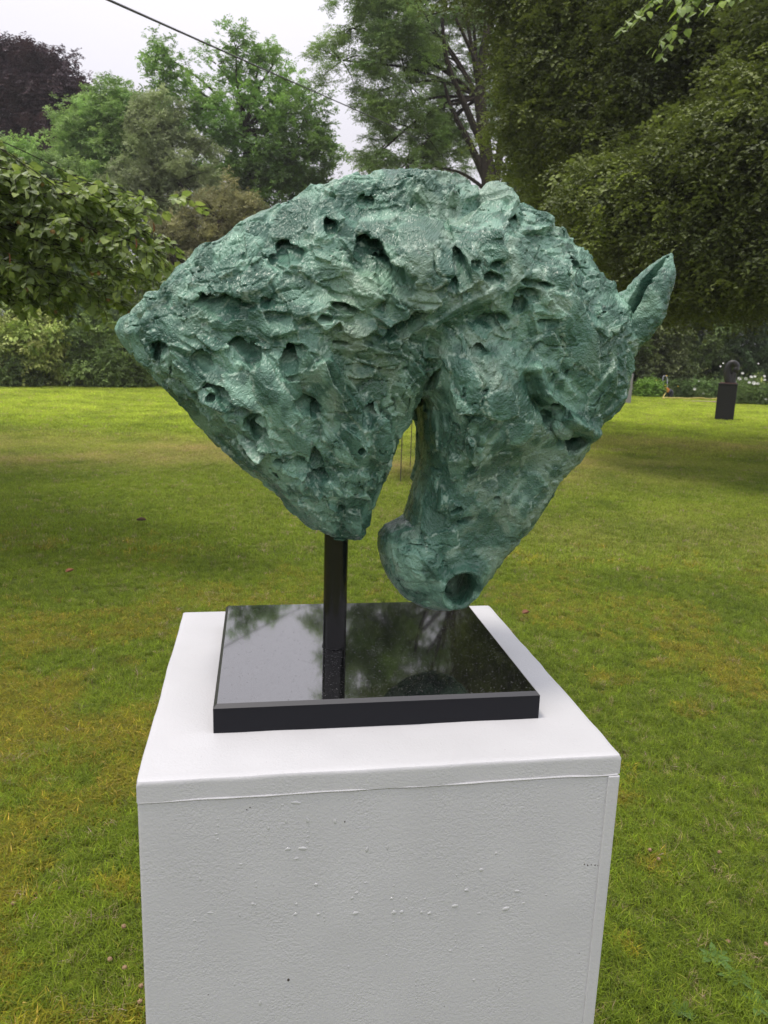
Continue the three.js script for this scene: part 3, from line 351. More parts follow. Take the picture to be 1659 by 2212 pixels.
// a measured spot on the photograph, in metres on the sculpture's own upright plane (x right, y up from the slab)
function spot(px, py, z) {
  const d = ray(px, py).transformDirection(inSC), rr = Math.hypot(px - 829, py - 760) / F, z0 = z === undefined ? 0.1 * rr : z;
  const t = (z0 - eyeSC.z) / d.z; return [eyeSC.x + d.x * t, eyeSC.y + d.y * t];
}
const PXM = 0.00072;                                                   // one picture unit at the sculpture, in metres
{
  const OUT = [[252, 712], [262, 690], [290, 668], [312, 650], [318, 637], [335, 634], [346, 632], [353, 612], [375, 585], [400, 560], [425, 532], [445, 521], [470, 516], [500, 498], [513, 480], [530, 468], [556, 455], [585, 450], [610, 434], [640, 428], [660, 415], [672, 402], [700, 396], [730, 385], [770, 378], [800, 377], [812, 366], [830, 366], [845, 370], [862, 362], [900, 361], [940, 366], [965, 372], [990, 380], [1010, 392], [1025, 404], [1033, 411], [1044, 404], [1055, 400], [1080, 405], [1095, 418], [1110, 432], [1140, 446], [1175, 456], [1190, 468], [1196, 484], [1215, 493], [1232, 515], [1256, 546], [1264, 545], [1290, 572], [1310, 595], [1326, 608], [1331, 630], [1345, 640], [1360, 668], [1364, 705], [1364, 745], [1362, 768], [1359, 785], [1361, 800], [1358, 830], [1351, 858], [1341, 880], [1335, 896], [1320, 902], [1313, 914], [1300, 918], [1285, 945], [1260, 985], [1235, 1018], [1210, 1045], [1190, 1080], [1175, 1110], [1150, 1145], [1120, 1180], [1090, 1215], [1068, 1250], [1048, 1275], [1030, 1298], [1005, 1318], [970, 1328], [940, 1326], [905, 1315], [873, 1295], [850, 1268], [833, 1235], [823, 1195], [825, 1165], [840, 1146], [862, 1135], [880, 1124], [893, 1085], [906, 1045], [917, 1000], [914, 950], [911, 915], [909, 878], [904, 862], [893, 868], [880, 892], [866, 922], [855, 962], [840, 1000], [820, 1050], [805, 1093], [801, 1115], [792, 1140], [782, 1162], [766, 1168], [740, 1165], [700, 1156], [670, 1139], [640, 1109], [610, 1079], [590, 1062], [550, 1030], [510, 994], [480, 965], [450, 934], [420, 904], [395, 873], [370, 852], [345, 830], [318, 807], [296, 785], [278, 760], [260, 736]].map(([x, y]) => spot(x, y));
  // ── thin grids over the side view: distance to the outline, half-thickness, width of the rounded rim
  const GX0 = -0.36, GY0 = -0.01, GS = 0.002, GW = 450, GH = 390, gd = new Float32Array(GW * GH), gt = new Float32Array(GW * GH), gr = new Float32Array(GW * GH);
  const TH = [[600, 440, .055, .05], [800, 385, .055, .05], [1000, 400, .06, .05], [1200, 495, .065, .055], [1310, 610, .07, .06], [450, 540, .06, .05], [500, 650, .108, .06], [700, 560, .115, .07], [700, 700, .128, .07], [900, 600, .135, .08], [1050, 560, .128, .08], [1200, 640, .12, .07], [600, 850, .118, .06], [750, 950, .112, .06], [740, 1050, .095, .055], [750, 1140, .065, .05], [300, 720, .075, .05], [400, 780, .1, .05], [850, 820, .105, .06], [1020, 850, .125, .07], [1000, 960, .112, .06], [1120, 900, .118, .07], [1300, 760, .10, .07], [1270, 900, .085, .06], [1180, 1030, .07, .055], [1060, 1060, .088, .06], [950, 1080, .088, .05], [1060, 1180, .07, .06], [930, 1200, .082, .07], [870, 1200, .075, .07], [990, 1290, .066, .06]].map(([x, y, t, r]) => [...spot(x, y, 0.1), t, r]);
  for (let j = 0; j < GH; j++) for (let i = 0; i < GW; i++) {
    const x = GX0 + i * GS, y = GY0 + j * GS; let dm = 1e9, inside = false;
    for (let a = 0, b = OUT.length - 1; a < OUT.length; b = a++) {
      const ax = OUT[b][0], ay = OUT[b][1], ex = OUT[a][0] - ax, ey = OUT[a][1] - ay, t = clamp(((x - ax) * ex + (y - ay) * ey) / (ex * ex + ey * ey), 0, 1), qx = x - ax - ex * t, qy = y - ay - ey * t; dm = Math.min(dm, qx * qx + qy * qy);
      if ((OUT[a][1] > y) !== (ay > y) && x < ex * (y - ay) / ey + ax) inside = !inside;
    }
    let w = 0, t = 0, r = 0; for (const q of TH) { const k = 1 / Math.pow((x - q[0]) ** 2 + (y - q[1]) ** 2 + 0.0006, 1.7); w += k; t += k * q[2]; r += k * q[3]; }
    const k = j * GW + i; gd[k] = (inside ? 1 : -1) * Math.sqrt(dm); gt[k] = t / w; gr[k] = r / w;
  }
  let bd = 0, bt = 0, br = 0;
  const look = (x, y) => { let u = (x - GX0) / GS, v = (y - GY0) / GS; u = clamp(u, 0, GW - 1.001); v = clamp(v, 0, GH - 1.001); const i = u | 0, j = v | 0, fu = u - i, fv = v - j, k = j * GW + i, a = (1 - fu) * (1 - fv), b = fu * (1 - fv), c = (1 - fu) * fv, d = fu * fv; bd = gd[k] * a + gd[k + 1] * b + gd[k + GW] * c + gd[k + GW + 1] * d; bt = gt[k] * a + gt[k + 1] * b + gt[k + GW] * c + gt[k + GW + 1] * d; br = gr[k] * a + gr[k + 1] * b + gr[k + GW] * c + gr[k + GW + 1] * d; };
  const form = (x, y, z) => { look(x, y); const u = Math.abs(z) / bt, e = Math.max(0, 1 - bd / br); if (e === 0) return (u - 1) * bt; return (Math.pow(Math.pow(u, 2.2) + Math.pow(e, 2.2), 1 / 2.2) - 1) * Math.min(bt, br); };
  const face = (x, y) => { look(x, y); const e = Math.max(0, 1 - bd / br); return e >= 1 ? 0 : bt * Math.pow(1 - Math.pow(e, 2.2), 1 / 2.2); };
  // a measured spot carried onto the modelled surface facing the viewer
  const on = (px, py) => { let z = 0.1, q; for (let i = 0; i < 5; i++) { q = spot(px, py, z); z = mix(z, face(q[0], q[1]), 0.8); } return q; };
  // modelling on the cheek side: ridges and hollows along lines, mounds; [points, half-width, height, height at the end]
  const lines = [
    [[[906, 884], [918, 840], [932, 800], [942, 750], [950, 715]], 17, -0.036, -0.005], [[[985, 900], [1000, 1000], [985, 1090]], 42, 0.006, 0.003],
    [[[1150, 800], [1165, 845], [1195, 880], [1238, 912], [1282, 940]], 13, 0.034, 0.027], [[[1146, 815], [1160, 862], [1190, 900]], 13, -0.03, -0.032], [[[1190, 905], [1218, 945], [1252, 958]], 14, -0.02, -0.024], [[[1185, 790], [1225, 830], [1290, 912]], 11, 0.007, 0.004], [[[1215, 800], [1250, 850], [1275, 900]], 9, -0.007, -0.004],
    [[[1075, 1000], [1120, 1060], [1080, 1160]], 26, -0.006, -0.003], [[[1080, 950], [1180, 990]], 18, 0.006, 0.002], [[[880, 1150], [905, 1060], [918, 985]], 16, 0.008, 0.004],
    [[[862, 1258], [905, 1262], [955, 1250]], 9, -0.006, -0.003], [[[955, 1190], [962, 1240], [955, 1300]], 10, -0.007, -0.002], [[[980, 1130], [1030, 1120]], 9, -0.007, -0.004], [[[935, 740], [1000, 690], [1080, 690], [1120, 740]], 20, -0.008, -0.006], [[[900, 690], [990, 650], [1060, 630], [1130, 590]], 26, 0.008, 0.006],
    [[[700, 480], [730, 540], [800, 600]], 16, -0.007, -0.006], [[[1050, 440], [1060, 520], [1050, 600]], 20, -0.006, -0.004], [[[520, 640], [640, 600], [740, 560]], 18, 0.007, 0.005], [[[560, 800], [610, 900], [660, 960]], 26, 0.01, 0.004], [[[690, 780], [760, 880], [800, 960]], 30, 0.008, 0.004], [[[330, 690], [420, 740], [520, 760]], 26, 0.007, 0.004], [[[420, 850], [520, 920], [600, 1010]], 22, 0.006, 0.003], [[[960, 560], [1000, 500], [1010, 430]], 18, -0.006, -0.004],
  ].map(([p, w, a, b]) => [p.map(([x, y]) => on(x, y)), w * PXM, a, b]);
  const NOS = on(994, 1270);
  const mounds = [[1020, 880, 95, 0.022], [1214, 926, 22, 0.02], [990, 1266, 70, 0.006], [880, 1215, 60, 0.014], [1230, 690, 90, 0.008], [920, 545, 62, 0.012], [800, 620, 40, 0.01], [640, 640, 60, 0.007], [1000, 585, 50, 0.008], [1130, 560, 70, 0.007], [590, 850, 50, 0.006], [740, 800, 60, 0.006], [1290, 830, 60, 0.006], [700, 1060, 40, 0.006], [500, 590, 46, 0.006], [840, 740, 46, 0.008], [1060, 470, 40, 0.005], [860, 450, 60, 0.006], [1080, 830, 60, 0.006]].map(([x, y, w, a]) => [...on(x, y), w * PXM, a]);
  for (let j = 0; j < GH; j++) for (let i = 0; i < GW; i++) {
    const x = GX0 + i * GS, y = GY0 + j * GS, k = j * GW + i; if (gd[k] < -0.02) continue; let A = 0;
    for (const [p, w, a, b] of lines) {
      let best = 1e9, at0 = 0; for (let s = 0; s < p.length - 1; s++) { const ex = p[s + 1][0] - p[s][0], ey = p[s + 1][1] - p[s][1], t = clamp(((x - p[s][0]) * ex + (y - p[s][1]) * ey) / (ex * ex + ey * ey), 0, 1), q = (x - p[s][0] - ex * t) ** 2 + (y - p[s][1] - ey * t) ** 2; if (q < best) { best = q; at0 = (s + t) / (p.length - 1); } }
      if (best < 9 * w * w) A += mix(a, b, at0) * Math.exp(-best / (w * w)) ;
    }
    for (const [mx, my, w, a] of mounds) { const q = ((x - mx) ** 2 + (y - my) ** 2) / (w * w); if (q < 9) A += a * Math.exp(-q); }
    { const q = Math.hypot(x - NOS[0], y - NOS[1]) / PXM; A += 0.017 * Math.exp(-Math.pow((q - 45) / 9, 2)); }
    gt[k] = Math.max(0.012, gt[k] + A * sstep(-0.004, 0.02, gd[k]));
  }
  for (let n = 0; n < 2; n++) { const c = gd.slice(); for (let j = 1; j < GH - 1; j++) for (let i = 1; i < GW - 1; i++) { const k = j * GW + i; if (c[k] > 0.012) gd[k] = (c[k] * 2 + c[k - 1] + c[k + 1] + c[k - GW] + c[k + GW]) / 6; } }
  // ── caves pressed into the clay: [x, y, half width, half height, depth, turn]
  const r = rng(1234), caves = [];
  for (const [x, y, w, h, d, a = 0] of [[485, 668, 44, 19, .026, 0], [628, 553, 26, 13, .022, .35], [605, 575, 18, 10, .014, 0], [802, 560, 30, 30, .03, -.5], [850, 608, 34, 20, .034, -.5], [745, 667, 26, 9, .02, -.25], [527, 767, 34, 19, .026, -.3], [548, 775, 12, 18, .03, 0], [624, 785, 14, 24, .028, 0], [640, 760, 18, 12, .014, 0], [440, 783, 20, 16, .016, 0], [663, 880, 27, 13, .02, -.1], [680, 893, 10, 9, .026, 0], [556, 920, 20, 20, .018, .4], [562, 938, 16, 13, .026, 0], [640, 1008, 22, 20, .013, 0], [686, 1032, 24, 12, .02, -.1], [684, 1000, 13, 26, .014, .3], [795, 905, 12, 24, .014, -.2], [798, 893, 13, 10, .018, 0], [345, 757, 18, 12, .016, .3], [340, 775, 8, 13, .014, 0], [872, 713, 44, 14, .02, .55], [900, 690, 12, 14, .024, 0], [792, 438, 15, 11, .02, 0], [716, 494, 13, 15, .016, 0], [1062, 690, 30, 14, .012, 0], [996, 598, 15, 32, .015, .15], [978, 620, 9, 18, .02, 0], [1062, 603, 18, 10, .016, 0], [1140, 640, 26, 12, .014, -.1], [1120, 662, 14, 14, .018, 0], [1155, 615, 34, 7, .01, -.15], [1108, 480, 14, 9, .014, 0], [968, 500, 7, 26, .012, .2], [1212, 505, 10, 14, .012, .3], [1240, 580, 12, 10, .012, 0], [1005, 1122, 14, 6, .012, .3], [1196, 890, 20, 17, .045, -.5], [1238, 957, 27, 12, .034, .35], [1026, 575, 12, 9, .012, 0], [1075, 575, 16, 8, .012, 0], [1185, 700, 20, 9, .01, 0], [1035, 760, 14, 9, .012, 0], [930, 830, 7, 24, .018, -.25], [910, 870, 8, 20, .03, -.15], [700, 690, 12, 8, .012, 0], [575, 655, 8, 9, .01, 0], [735, 745, 14, 6, .01, 0], [735, 1100, 8, 8, .012, 0], [780, 1060, 6, 12, .01, .2], [780, 975, 8, 6, .012, 0], [455, 860, 8, 8, .012, 0], [600, 1000, 8, 6, .012, 0], [1075, 1080, 8, 6, .01, 0], [985, 1105, 12, 5, .008, .4], [994, 1270, 35, 37, .05, .1]])
    caves.push({ c: on(x, y), w: w * PXM, h: h * PXM, d, a, big: 1, plain: x === 994 });
  for (let i = 0; i < 0; i++) { const x = -0.33 + 0.85 * r(), y = 0.03 + 0.68 * r(); look(x, y); if (bd < 0.012) { i--; continue; } const inFace = x > 0.16 + (0.45 - y) * -0.1 && y < 0.5; if (inFace && r() < 0.6) continue; const s = 0.0028 + 0.006 * r() * r(); caves.push({ c: [x, y], w: s * (1 + r()), h: s * (0.6 + 0.5 * r()), d: 0.004 + 0.008 * r(), a: (r() - 0.5) * 2.5, big: 0 }); }
  for (let i = 0; i < 120; i++) { const x = -0.33 + 0.85 * r(), y = 0.03 + 0.68 * r(); look(x, y); if (bd < 0.02) { i--; continue; } const s = 0.006 + 0.014 * r() * r(); caves.push({ c: [x, y], w: s * 1.4, h: s * 0.8, d: 0.01 + 0.012 * r(), a: (r() - 0.5) * 2, big: 0, back: 1 }); }
  const CB = 0.02, cgrid = new Map();
  for (const c of caves) { c.z = face(c.c[0], c.c[1]) * (c.back ? -1 : 1); if (c.big && !c.plain) { c.d *= 1.6; c.w *= 1.08; c.h *= 1.2; } c.ca = Math.cos(c.a); c.sa = Math.sin(c.a); const R = Math.max(c.w, c.h) * 1.6 + (c.big ? 0.03 : 0); for (let i = Math.floor((c.c[0] - R) / CB); i <= Math.floor((c.c[0] + R) / CB); i++) for (let j = Math.floor((c.c[1] - R) / CB); j <= Math.floor((c.c[1] + R) / CB); j++) { const k = i * 1000 + j; if (!cgrid.has(k)) cgrid.set(k, []); cgrid.get(k).push(c); } }
  const polygon = (n) => { const a0 = r() * 6.283, l = []; for (let i = 0; i < n; i++) { const a = a0 + (i + (r() - 0.5) * 0.55) / n * 6.283; l.push(Math.cos(a), Math.sin(a), 1 / (0.72 + 0.36 * r())); } return l; };
  for (const c of caves) c.poly = polygon(c.big ? 7 : 5);
  const carve = (f, x, y, z) => {
    const l = cgrid.get(Math.floor(x / CB) * 1000 + Math.floor(y / CB)); if (!l) return f; let cut = 0, n1 = 2, n2 = 0;
    for (const c of l) {
      const dz = c.back ? c.z - z : z - c.z; if (dz > 0.03 || dz < -c.d - 0.012) continue; if (n1 === 2) { n1 = noise3(x * 60, y * 60, z * 40); n2 = noise3(x * 150, y * 150, z * 110); }
      const dx = x - c.c[0], dy = y - c.c[1] + Math.min(0, dz) * (c.plain ? 0 : 0.55), u = (dx * c.ca + dy * c.sa) / c.w, v = (-dx * c.sa + dy * c.ca) / c.h;
      if (c.plain) { const q = Math.hypot(u, v) * (1 + 0.06 * n1 + 0.04 * n2); cut = Math.max(cut, c.d * sstep(1.0, 0.84, q) * (0.72 + 0.28 * v)); continue; }
      let q = -9; for (let i = 0; i < c.poly.length; i += 3) q = Math.max(q, (c.poly[i] * u + c.poly[i + 1] * v) * c.poly[i + 2]); q += 0.22 * n1 + 0.14 * n2;
      if (q < 1.05) cut = Math.max(cut, c.d * sstep(1.05, 0.86, q) * clamp(0.6 + 0.55 * v + 0.25 * n1, 0.12, 1.15));
    }
    return f + cut;
  };
  // ── dabs of clay laid over one another
  const BR = on(1215, 890), dabs = [], HB = 0.016, hash = new Map();
  const normalAt = (x, y, z) => { const e = 0.0015, n = V(form(x + e, y, z) - form(x - e, y, z), form(x, y + e, z) - form(x, y - e, z), form(x, y, z + e) - form(x, y, z - e)); return n.normalize(); };
  const addDab = (x, y, z, a, b, ang, hgt, tu, tv, rake, small) => {
    const n = normalAt(x, y, z), u = V(Math.cos(ang), Math.sin(ang), 0); u.addScaledVector(n, -u.dot(n)); if (u.length() < 0.2) u.set(0, 0, 1).addScaledVector(n, -n.z); u.normalize(); const v = n.clone().cross(u), id = dabs.length;
    dabs.push({ x, y, z, ux: u.x, uy: u.y, uz: u.z, vx: v.x, vy: v.y, vz: v.z, nx: n.x, ny: n.y, nz: n.z, a, b, hgt, tu, tv, rake, small, tone: r(), o: r() * 50, poly: polygon(4 + Math.floor(r() * 3)) });
    const R = Math.max(a, b) * 1.4, i0 = Math.floor((x - R) / HB), i1 = Math.floor((x + R) / HB), j0 = Math.floor((y - R) / HB), j1 = Math.floor((y + R) / HB), k0 = Math.floor((z - R) / HB), k1 = Math.floor((z + R) / HB);
    for (let i = i0; i <= i1; i++) for (let j = j0; j <= j1; j++) for (let k = k0; k <= k1; k++) { const key = ((i + 100) * 200 + j + 50) * 100 + k + 50; if (!hash.has(key)) hash.set(key, []); hash.get(key).push(id); }
  };
  for (let i = 0; i < 2700; i++) {
    let x, y, z; if (i % 4 === 0) { const k = Math.floor(r() * OUT.length), q = OUT[k], q2 = OUT[(k + 1) % OUT.length], t = r(); x = mix(q[0], q2[0], t) + (r() - 0.5) * 0.03; y = mix(q[1], q2[1], t) + (r() - 0.5) * 0.03; } else { x = -0.34 + 0.88 * r(); y = 0.02 + 0.71 * r(); }
    look(x, y); if (bd < 0.001) continue; z = face(x, y) * (r() < 0.6 ? 1 : -1);
    const onFace = x > 0.17 && y < 0.52 - (x - 0.17) * 0.2, crest = bd < 0.07 && y > 0.45;
    const muzzle = x > 0.06 && y < 0.24, edge = bd < 0.02, big = onFace ? 0.010 + 0.014 * r() : 0.013 + 0.026 * r() * r() + 0.002, asp = 0.3 + 0.4 * r() * (r() < 0.6 ? 0.7 : 1.6), brow = Math.hypot(x - BR[0], y - BR[1]) < 0.06 && z > 0, ang = (onFace ? -1.0 : crest ? 1.05 : -0.75) + noise2(x * 6, y * 6) * 1.6 + (r() - 0.5) * 0.8, amp = (muzzle ? 0.36 : brow ? 0.36 : onFace ? 0.55 : 1) * (edge ? 0.5 : 1), side = r() < 0.5 ? -1 : 1;
    addDab(x, y, z, big, big * asp, ang, amp * (0.0018 + big * (0.05 + 0.16 * r() * r())), amp * (r() - 0.4) * big * 0.24, amp * side * big * asp * (0.18 + 0.5 * r()), r() < (onFace ? 0.14 : 0.36) ? 420 + 520 * r() : 0);
  }
  // small flicks and scrapes over the plates
  for (let i = 0; i < 6200; i++) {
    const x = -0.34 + 0.88 * r(), y = 0.02 + 0.71 * r(); look(x, y); if (bd < 0.004) continue; const z = face(x, y) * (r() < 0.74 ? 1 : -1), a = 0.0035 + 0.0075 * r() * r(), soft = x > 0.06 && y < 0.24 ? 0.7 : 1;
    addDab(x, y, z, a, a * (0.3 + 0.45 * r()), noise2(x * 9 + 4, y * 9) * 2.4 - 0.6 + (r() - 0.5) * 1.2, soft * (0.0006 + 0.0013 * r()), (r() - 0.4) * 0.0012, (r() < 0.5 ? -1 : 1) * soft * (0.0005 + 0.0013 * r()), 0, true);
  }
  // the slabs that can be told apart one by one
  for (const [px, py, w, h, ang, hgt, tu, tv, rake = 0] of [[925, 575, 60, 46, -.2, .009, 0, -.006], [905, 500, 60, 45, .9, .006, .003, 0, 500], [985, 575, 40, 50, 0, .008, .002, -.005], [800, 615, 34, 30, -.4, .007, .002, .003], [655, 645, 55, 30, -.3, .006, .003, -.004], [590, 860, 62, 32, -1.05, .008, .003, .004], [560, 600, 46, 30, .9, .006, 0, .003, 560], [705, 500, 44, 26, 1.1, .006, .003, 0, 620], [640, 490, 40, 22, 1.0, .006, 0, .003, 600], [760, 410, 52, 22, .3, .007, 0, .004], [1020, 655, 90, 14, .55, .006, 0, 0, 480], [1110, 620, 50, 12, .8, .005, 0, 0, 900], [860, 660, 34, 30, 1.4, .007, .002, -.004, 420], [905, 655, 30, 34, 1.4, .006, 0, -.004], [1085, 420, 44, 24, -.6, .008, 0, .003], [760, 870, 60, 18, -1.1, .006, .002, .003, 420], [700, 860, 44, 16, -1.1, .006, .002, .003, 420], [735, 970, 54, 15, -.9, .006, .002, .002, 430], [720, 800, 50, 14, -1.1, .006, 0, .003], [470, 590, 60, 16, .7, .005, 0, .002, 520], [330, 660, 34, 15, .75, .008, .001, .002, 450], [400, 800, 44, 20, -.7, .005, .002, .002], [1250, 720, 80, 40, -1, .004, 0, 0, 700], [500, 700, 46, 14, 0, .005, 0, .002], [560, 700, 40, 20, -.8, .006, 0, .003], [820, 480, 50, 30, 1.1, .006, .002, .002, 520], [1010, 830, 60, 30, -.9, .003, 0, .002], [1080, 870, 42, 32, -.2, .004, 0, -.003], [1120, 935, 36, 26, .2, .005, 0, -.003], [1300, 850, 60, 24, 1.2, .005, .002, .002], [1330, 870, 40, 9, 1.1, .006, 0, 0], [960, 1170, 40, 26, .3, .003, 0, .002], [1060, 1000, 40, 34, .3, .003, .001, .002], [640, 950, 46, 20, -.8, .006, 0, .003], [480, 960, 50, 16, -.75, .005, 0, .002], [1180, 760, 40, 28, -.6, .005, 0, .003]]) {
    const q = on(px, py); addDab(q[0], q[1], face(q[0], q[1]), w * PXM, h * PXM, ang, hgt, tu, tv, rake);
  }
  let tone = 0.5, grit = 1, rim = 0;
  const skin = (x, y, z) => {
    let D = 0; tone = 0.5; grit = 1; rim = 0;
    const l = hash.get(((Math.floor(x / HB) + 100) * 200 + Math.floor(y / HB) + 50) * 100 + Math.floor(z / HB) + 50);
    if (l) { const wx = noise3(x * 150, y * 150, z * 150) * 0.16 + noise3(x * 62 + 9, y * 62, z * 62) * 0.3;
      for (const id of l) { const d = dabs[id], qx = x - d.x, qy = y - d.y, qz = z - d.z, w = qx * d.nx + qy * d.ny + qz * d.nz; if (w > 0.025 || w < -0.025) continue;
        const u = (qx * d.ux + qy * d.uy + qz * d.uz) / d.a, v = (qx * d.vx + qy * d.vy + qz * d.vz) / d.b, P = d.poly; if (u > 1.5 || u < -1.5 || v > 1.5 || v < -1.5) continue; let rr = -9; for (let i = 0; i < P.length; i += 3) { const e = (P[i] * u + P[i + 1] * v) * P[i + 2]; if (e > rr) rr = e; } rr -= wx * 0.3; if (rr > 1.02) continue;
        const m = sstep(1.0, 1 - 0.0015 / d.b, rr); let h = d.hgt + d.tu * u + d.tv * v; if (d.rake) { const k = v * d.b * d.rake + noise3(u * 2 + d.o, v * 3, 3) * 0.8; h += 0.0016 * Math.abs(Math.sin(k * 2.2)) * (0.6 + 0.6 * noise3(v * 9 + d.o, 1, 2)); }
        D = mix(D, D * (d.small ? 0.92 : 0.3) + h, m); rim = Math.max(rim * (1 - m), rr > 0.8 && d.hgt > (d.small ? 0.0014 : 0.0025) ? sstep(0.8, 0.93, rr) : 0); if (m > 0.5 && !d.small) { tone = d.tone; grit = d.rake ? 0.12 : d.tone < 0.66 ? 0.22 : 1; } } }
    const c = noise3(x * 30 + 3 * noise3(x * 14, y * 14, z * 14), y * 30, z * 30), cm = sstep(0.05, 0.4, noise3(x * 11 + 5, y * 11, z * 11 + 2));
    const c2 = noise3(x * 52 + 2 * noise3(x * 30, y * 30, z * 30 + 8), y * 52, z * 52 + 20), cm2 = sstep(0.0, 0.4, noise3(x * 17 + 50, y * 17, z * 17));
    D += 0.0016 * fbm3(x * 24, y * 24, z * 24 + 4, 2) - 0.0052 * cm * sstep(0.07, 0.0, Math.abs(c)) - 0.0042 * cm2 * sstep(0.08, 0.0, Math.abs(c2));
    D += (0.0013 * fbm3(x * 150, y * 150, z * 150, 2) + 0.0011 * (Math.abs(noise3(x * 230, y * 230, z * 230)) - 0.3)) * grit;
    return D;
  };
  // ── surface nets
  function netted(lo, hi, h, rough, fine) {
    const nx = Math.ceil((hi.x - lo.x) / h) + 1, ny = Math.ceil((hi.y - lo.y) / h) + 1, nz = Math.ceil((hi.z - lo.z) / h) + 1, val = new Float32Array(nx * ny * nz).fill(1), BS = 10, live = [];
    for (let k0 = 0; k0 < nz; k0 += BS) for (let j0 = 0; j0 < ny; j0 += BS) for (let i0 = 0; i0 < nx; i0 += BS) {
      const c = rough(lo.x + (i0 + BS / 2) * h, lo.y + (j0 + BS / 2) * h, lo.z + (k0 + BS / 2) * h), near = Math.abs(c) < BS * h * 0.95 + 0.017, i1 = Math.min(nx, i0 + BS), j1 = Math.min(ny, j0 + BS), k1 = Math.min(nz, k0 + BS);
      if (near) live.push([i0, j0, k0]);
      for (let k = k0; k < k1; k++) for (let j = j0; j < j1; j++) for (let i = i0; i < i1; i++) val[(k * ny + j) * nx + i] = near ? fine(lo.x + i * h, lo.y + j * h, lo.z + k * h) : c;
    }
    const idx = new Int32Array(nx * ny * nz).fill(-1), pos = [], tri = [], sx = 1, sy = nx, sz = nx * ny, E = [[0, 1], [2, 3], [4, 5], [6, 7], [0, 2], [1, 3], [4, 6], [5, 7], [0, 4], [1, 5], [2, 6], [3, 7]], off = [0, sx, sy, sx + sy, sz, sx + sz, sy + sz, sx + sy + sz], cv = new Float32Array(8);
    for (let k = 0; k < nz - 1; k++) for (let j = 0; j < ny - 1; j++) for (let i = 0; i < nx - 1; i++) {
      const b = k * sz + j * sy + i; let m = 0; for (let q = 0; q < 8; q++) { cv[q] = val[b + off[q]]; if (cv[q] < 0) m |= 1 << q; } if (m === 0 || m === 255) continue;
      let X = 0, Y = 0, Z = 0, n = 0; for (const [p, q] of E) { const A = cv[p], Bv = cv[q]; if ((A < 0) === (Bv < 0)) continue; const t = A / (A - Bv); X += (p & 1) + ((q & 1) - (p & 1)) * t; Y += ((p >> 1) & 1) + (((q >> 1) & 1) - ((p >> 1) & 1)) * t; Z += (p >> 2) + ((q >> 2) - (p >> 2)) * t; n++; }
      idx[b] = pos.length / 3; pos.push(lo.x + (i + X / n) * h, lo.y + (j + Y / n) * h, lo.z + (k + Z / n) * h);
    }
    const quad = (a, b, c, d, flip) => { if (a < 0 || b < 0 || c < 0 || d < 0) return; if (flip) tri.push(a, c, b, a, d, c); else tri.push(a, b, c, a, c, d); };
    for (let k = 1; k < nz - 1; k++) for (let j = 1; j < ny - 1; j++) for (let i = 1; i < nx - 1; i++) {
      const b = k * sz + j * sy + i, s = val[b] < 0;
      if (s !== val[b + sx] < 0) quad(idx[b - sy - sz], idx[b - sz], idx[b], idx[b - sy], !s);
      if (s !== val[b + sy] < 0) quad(idx[b - sx - sz], idx[b - sx], idx[b], idx[b - sz], !s);
      if (s !== val[b + sz] < 0) quad(idx[b - sx - sy], idx[b - sy], idx[b], idx[b - sx], !s);
    }
    const g = new THREE.BufferGeometry(); g.setAttribute('position', new THREE.Float32BufferAttribute(pos, 3)); g.setIndex(new THREE.BufferAttribute(new Uint32Array(tri), 1)); g.computeVertexNormals(); return g;
  }
  // verdigris: mint, teal and grey-brown films over dark bronze, differing from dab to dab; raised rims paler
  function patina(g, shift = V()) {
    const p = g.attributes.position, col = new Float32Array(p.count * 3), uv = new Float32Array(p.count * 2), C = { teal: [.088, .205, .146], mint: [.27, .475, .35], grey: [.20, .25, .19], deep: [.04, .112, .076], olive: [.12, .175, .075], metal: [.03, .032, .026], palest: [.47, .62, .5] };
    for (let i = 0; i < p.count; i++) {
      const x = p.getX(i) + shift.x, y = p.getY(i) + shift.y, z = p.getZ(i) + shift.z; skin(x, y, z); const tn = tone, rm = rim, gr2 = grit, n1 = fbm3(x * 13, y * 13, z * 13, 3), n2 = fbm3(x * 48 + 7, y * 48, z * 48, 3), n3 = noise3(x * 260, y * 260, z * 260), n4 = fbm3(x * 7 + 3, y * 7, z * 7, 2), n5 = noise3(x * 420, y * 420, z * 420);
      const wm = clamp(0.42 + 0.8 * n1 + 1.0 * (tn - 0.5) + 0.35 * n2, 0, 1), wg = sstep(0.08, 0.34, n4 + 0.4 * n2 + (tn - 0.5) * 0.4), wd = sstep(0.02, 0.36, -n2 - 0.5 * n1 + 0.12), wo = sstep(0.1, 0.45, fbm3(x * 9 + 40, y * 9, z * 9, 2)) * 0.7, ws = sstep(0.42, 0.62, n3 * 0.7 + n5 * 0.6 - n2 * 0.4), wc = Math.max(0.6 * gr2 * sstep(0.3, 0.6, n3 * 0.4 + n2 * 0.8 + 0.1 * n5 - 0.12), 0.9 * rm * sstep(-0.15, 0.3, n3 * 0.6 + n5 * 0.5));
      for (let k = 0; k < 3; k++) { let c = mix(C.teal[k], C.mint[k], wm); c = mix(c, C.olive[k], wo * 0.75); c = mix(c, C.grey[k], wg * 0.5); c = mix(c, C.deep[k], wd * 0.75); c = mix(c, C.palest[k], wc * 0.72); c = mix(c, C.metal[k], ws * 0.4 * gr2); col[i * 3 + k] = 0.87 * c * (1 + 0.1 * n5); }
      uv[i * 2] = x + 0.6 * z; uv[i * 2 + 1] = y + 0.6 * z;
    }
    g.setAttribute('color', new THREE.BufferAttribute(col, 3)); g.setAttribute('uv', new THREE.BufferAttribute(uv, 2)); return g;
  }
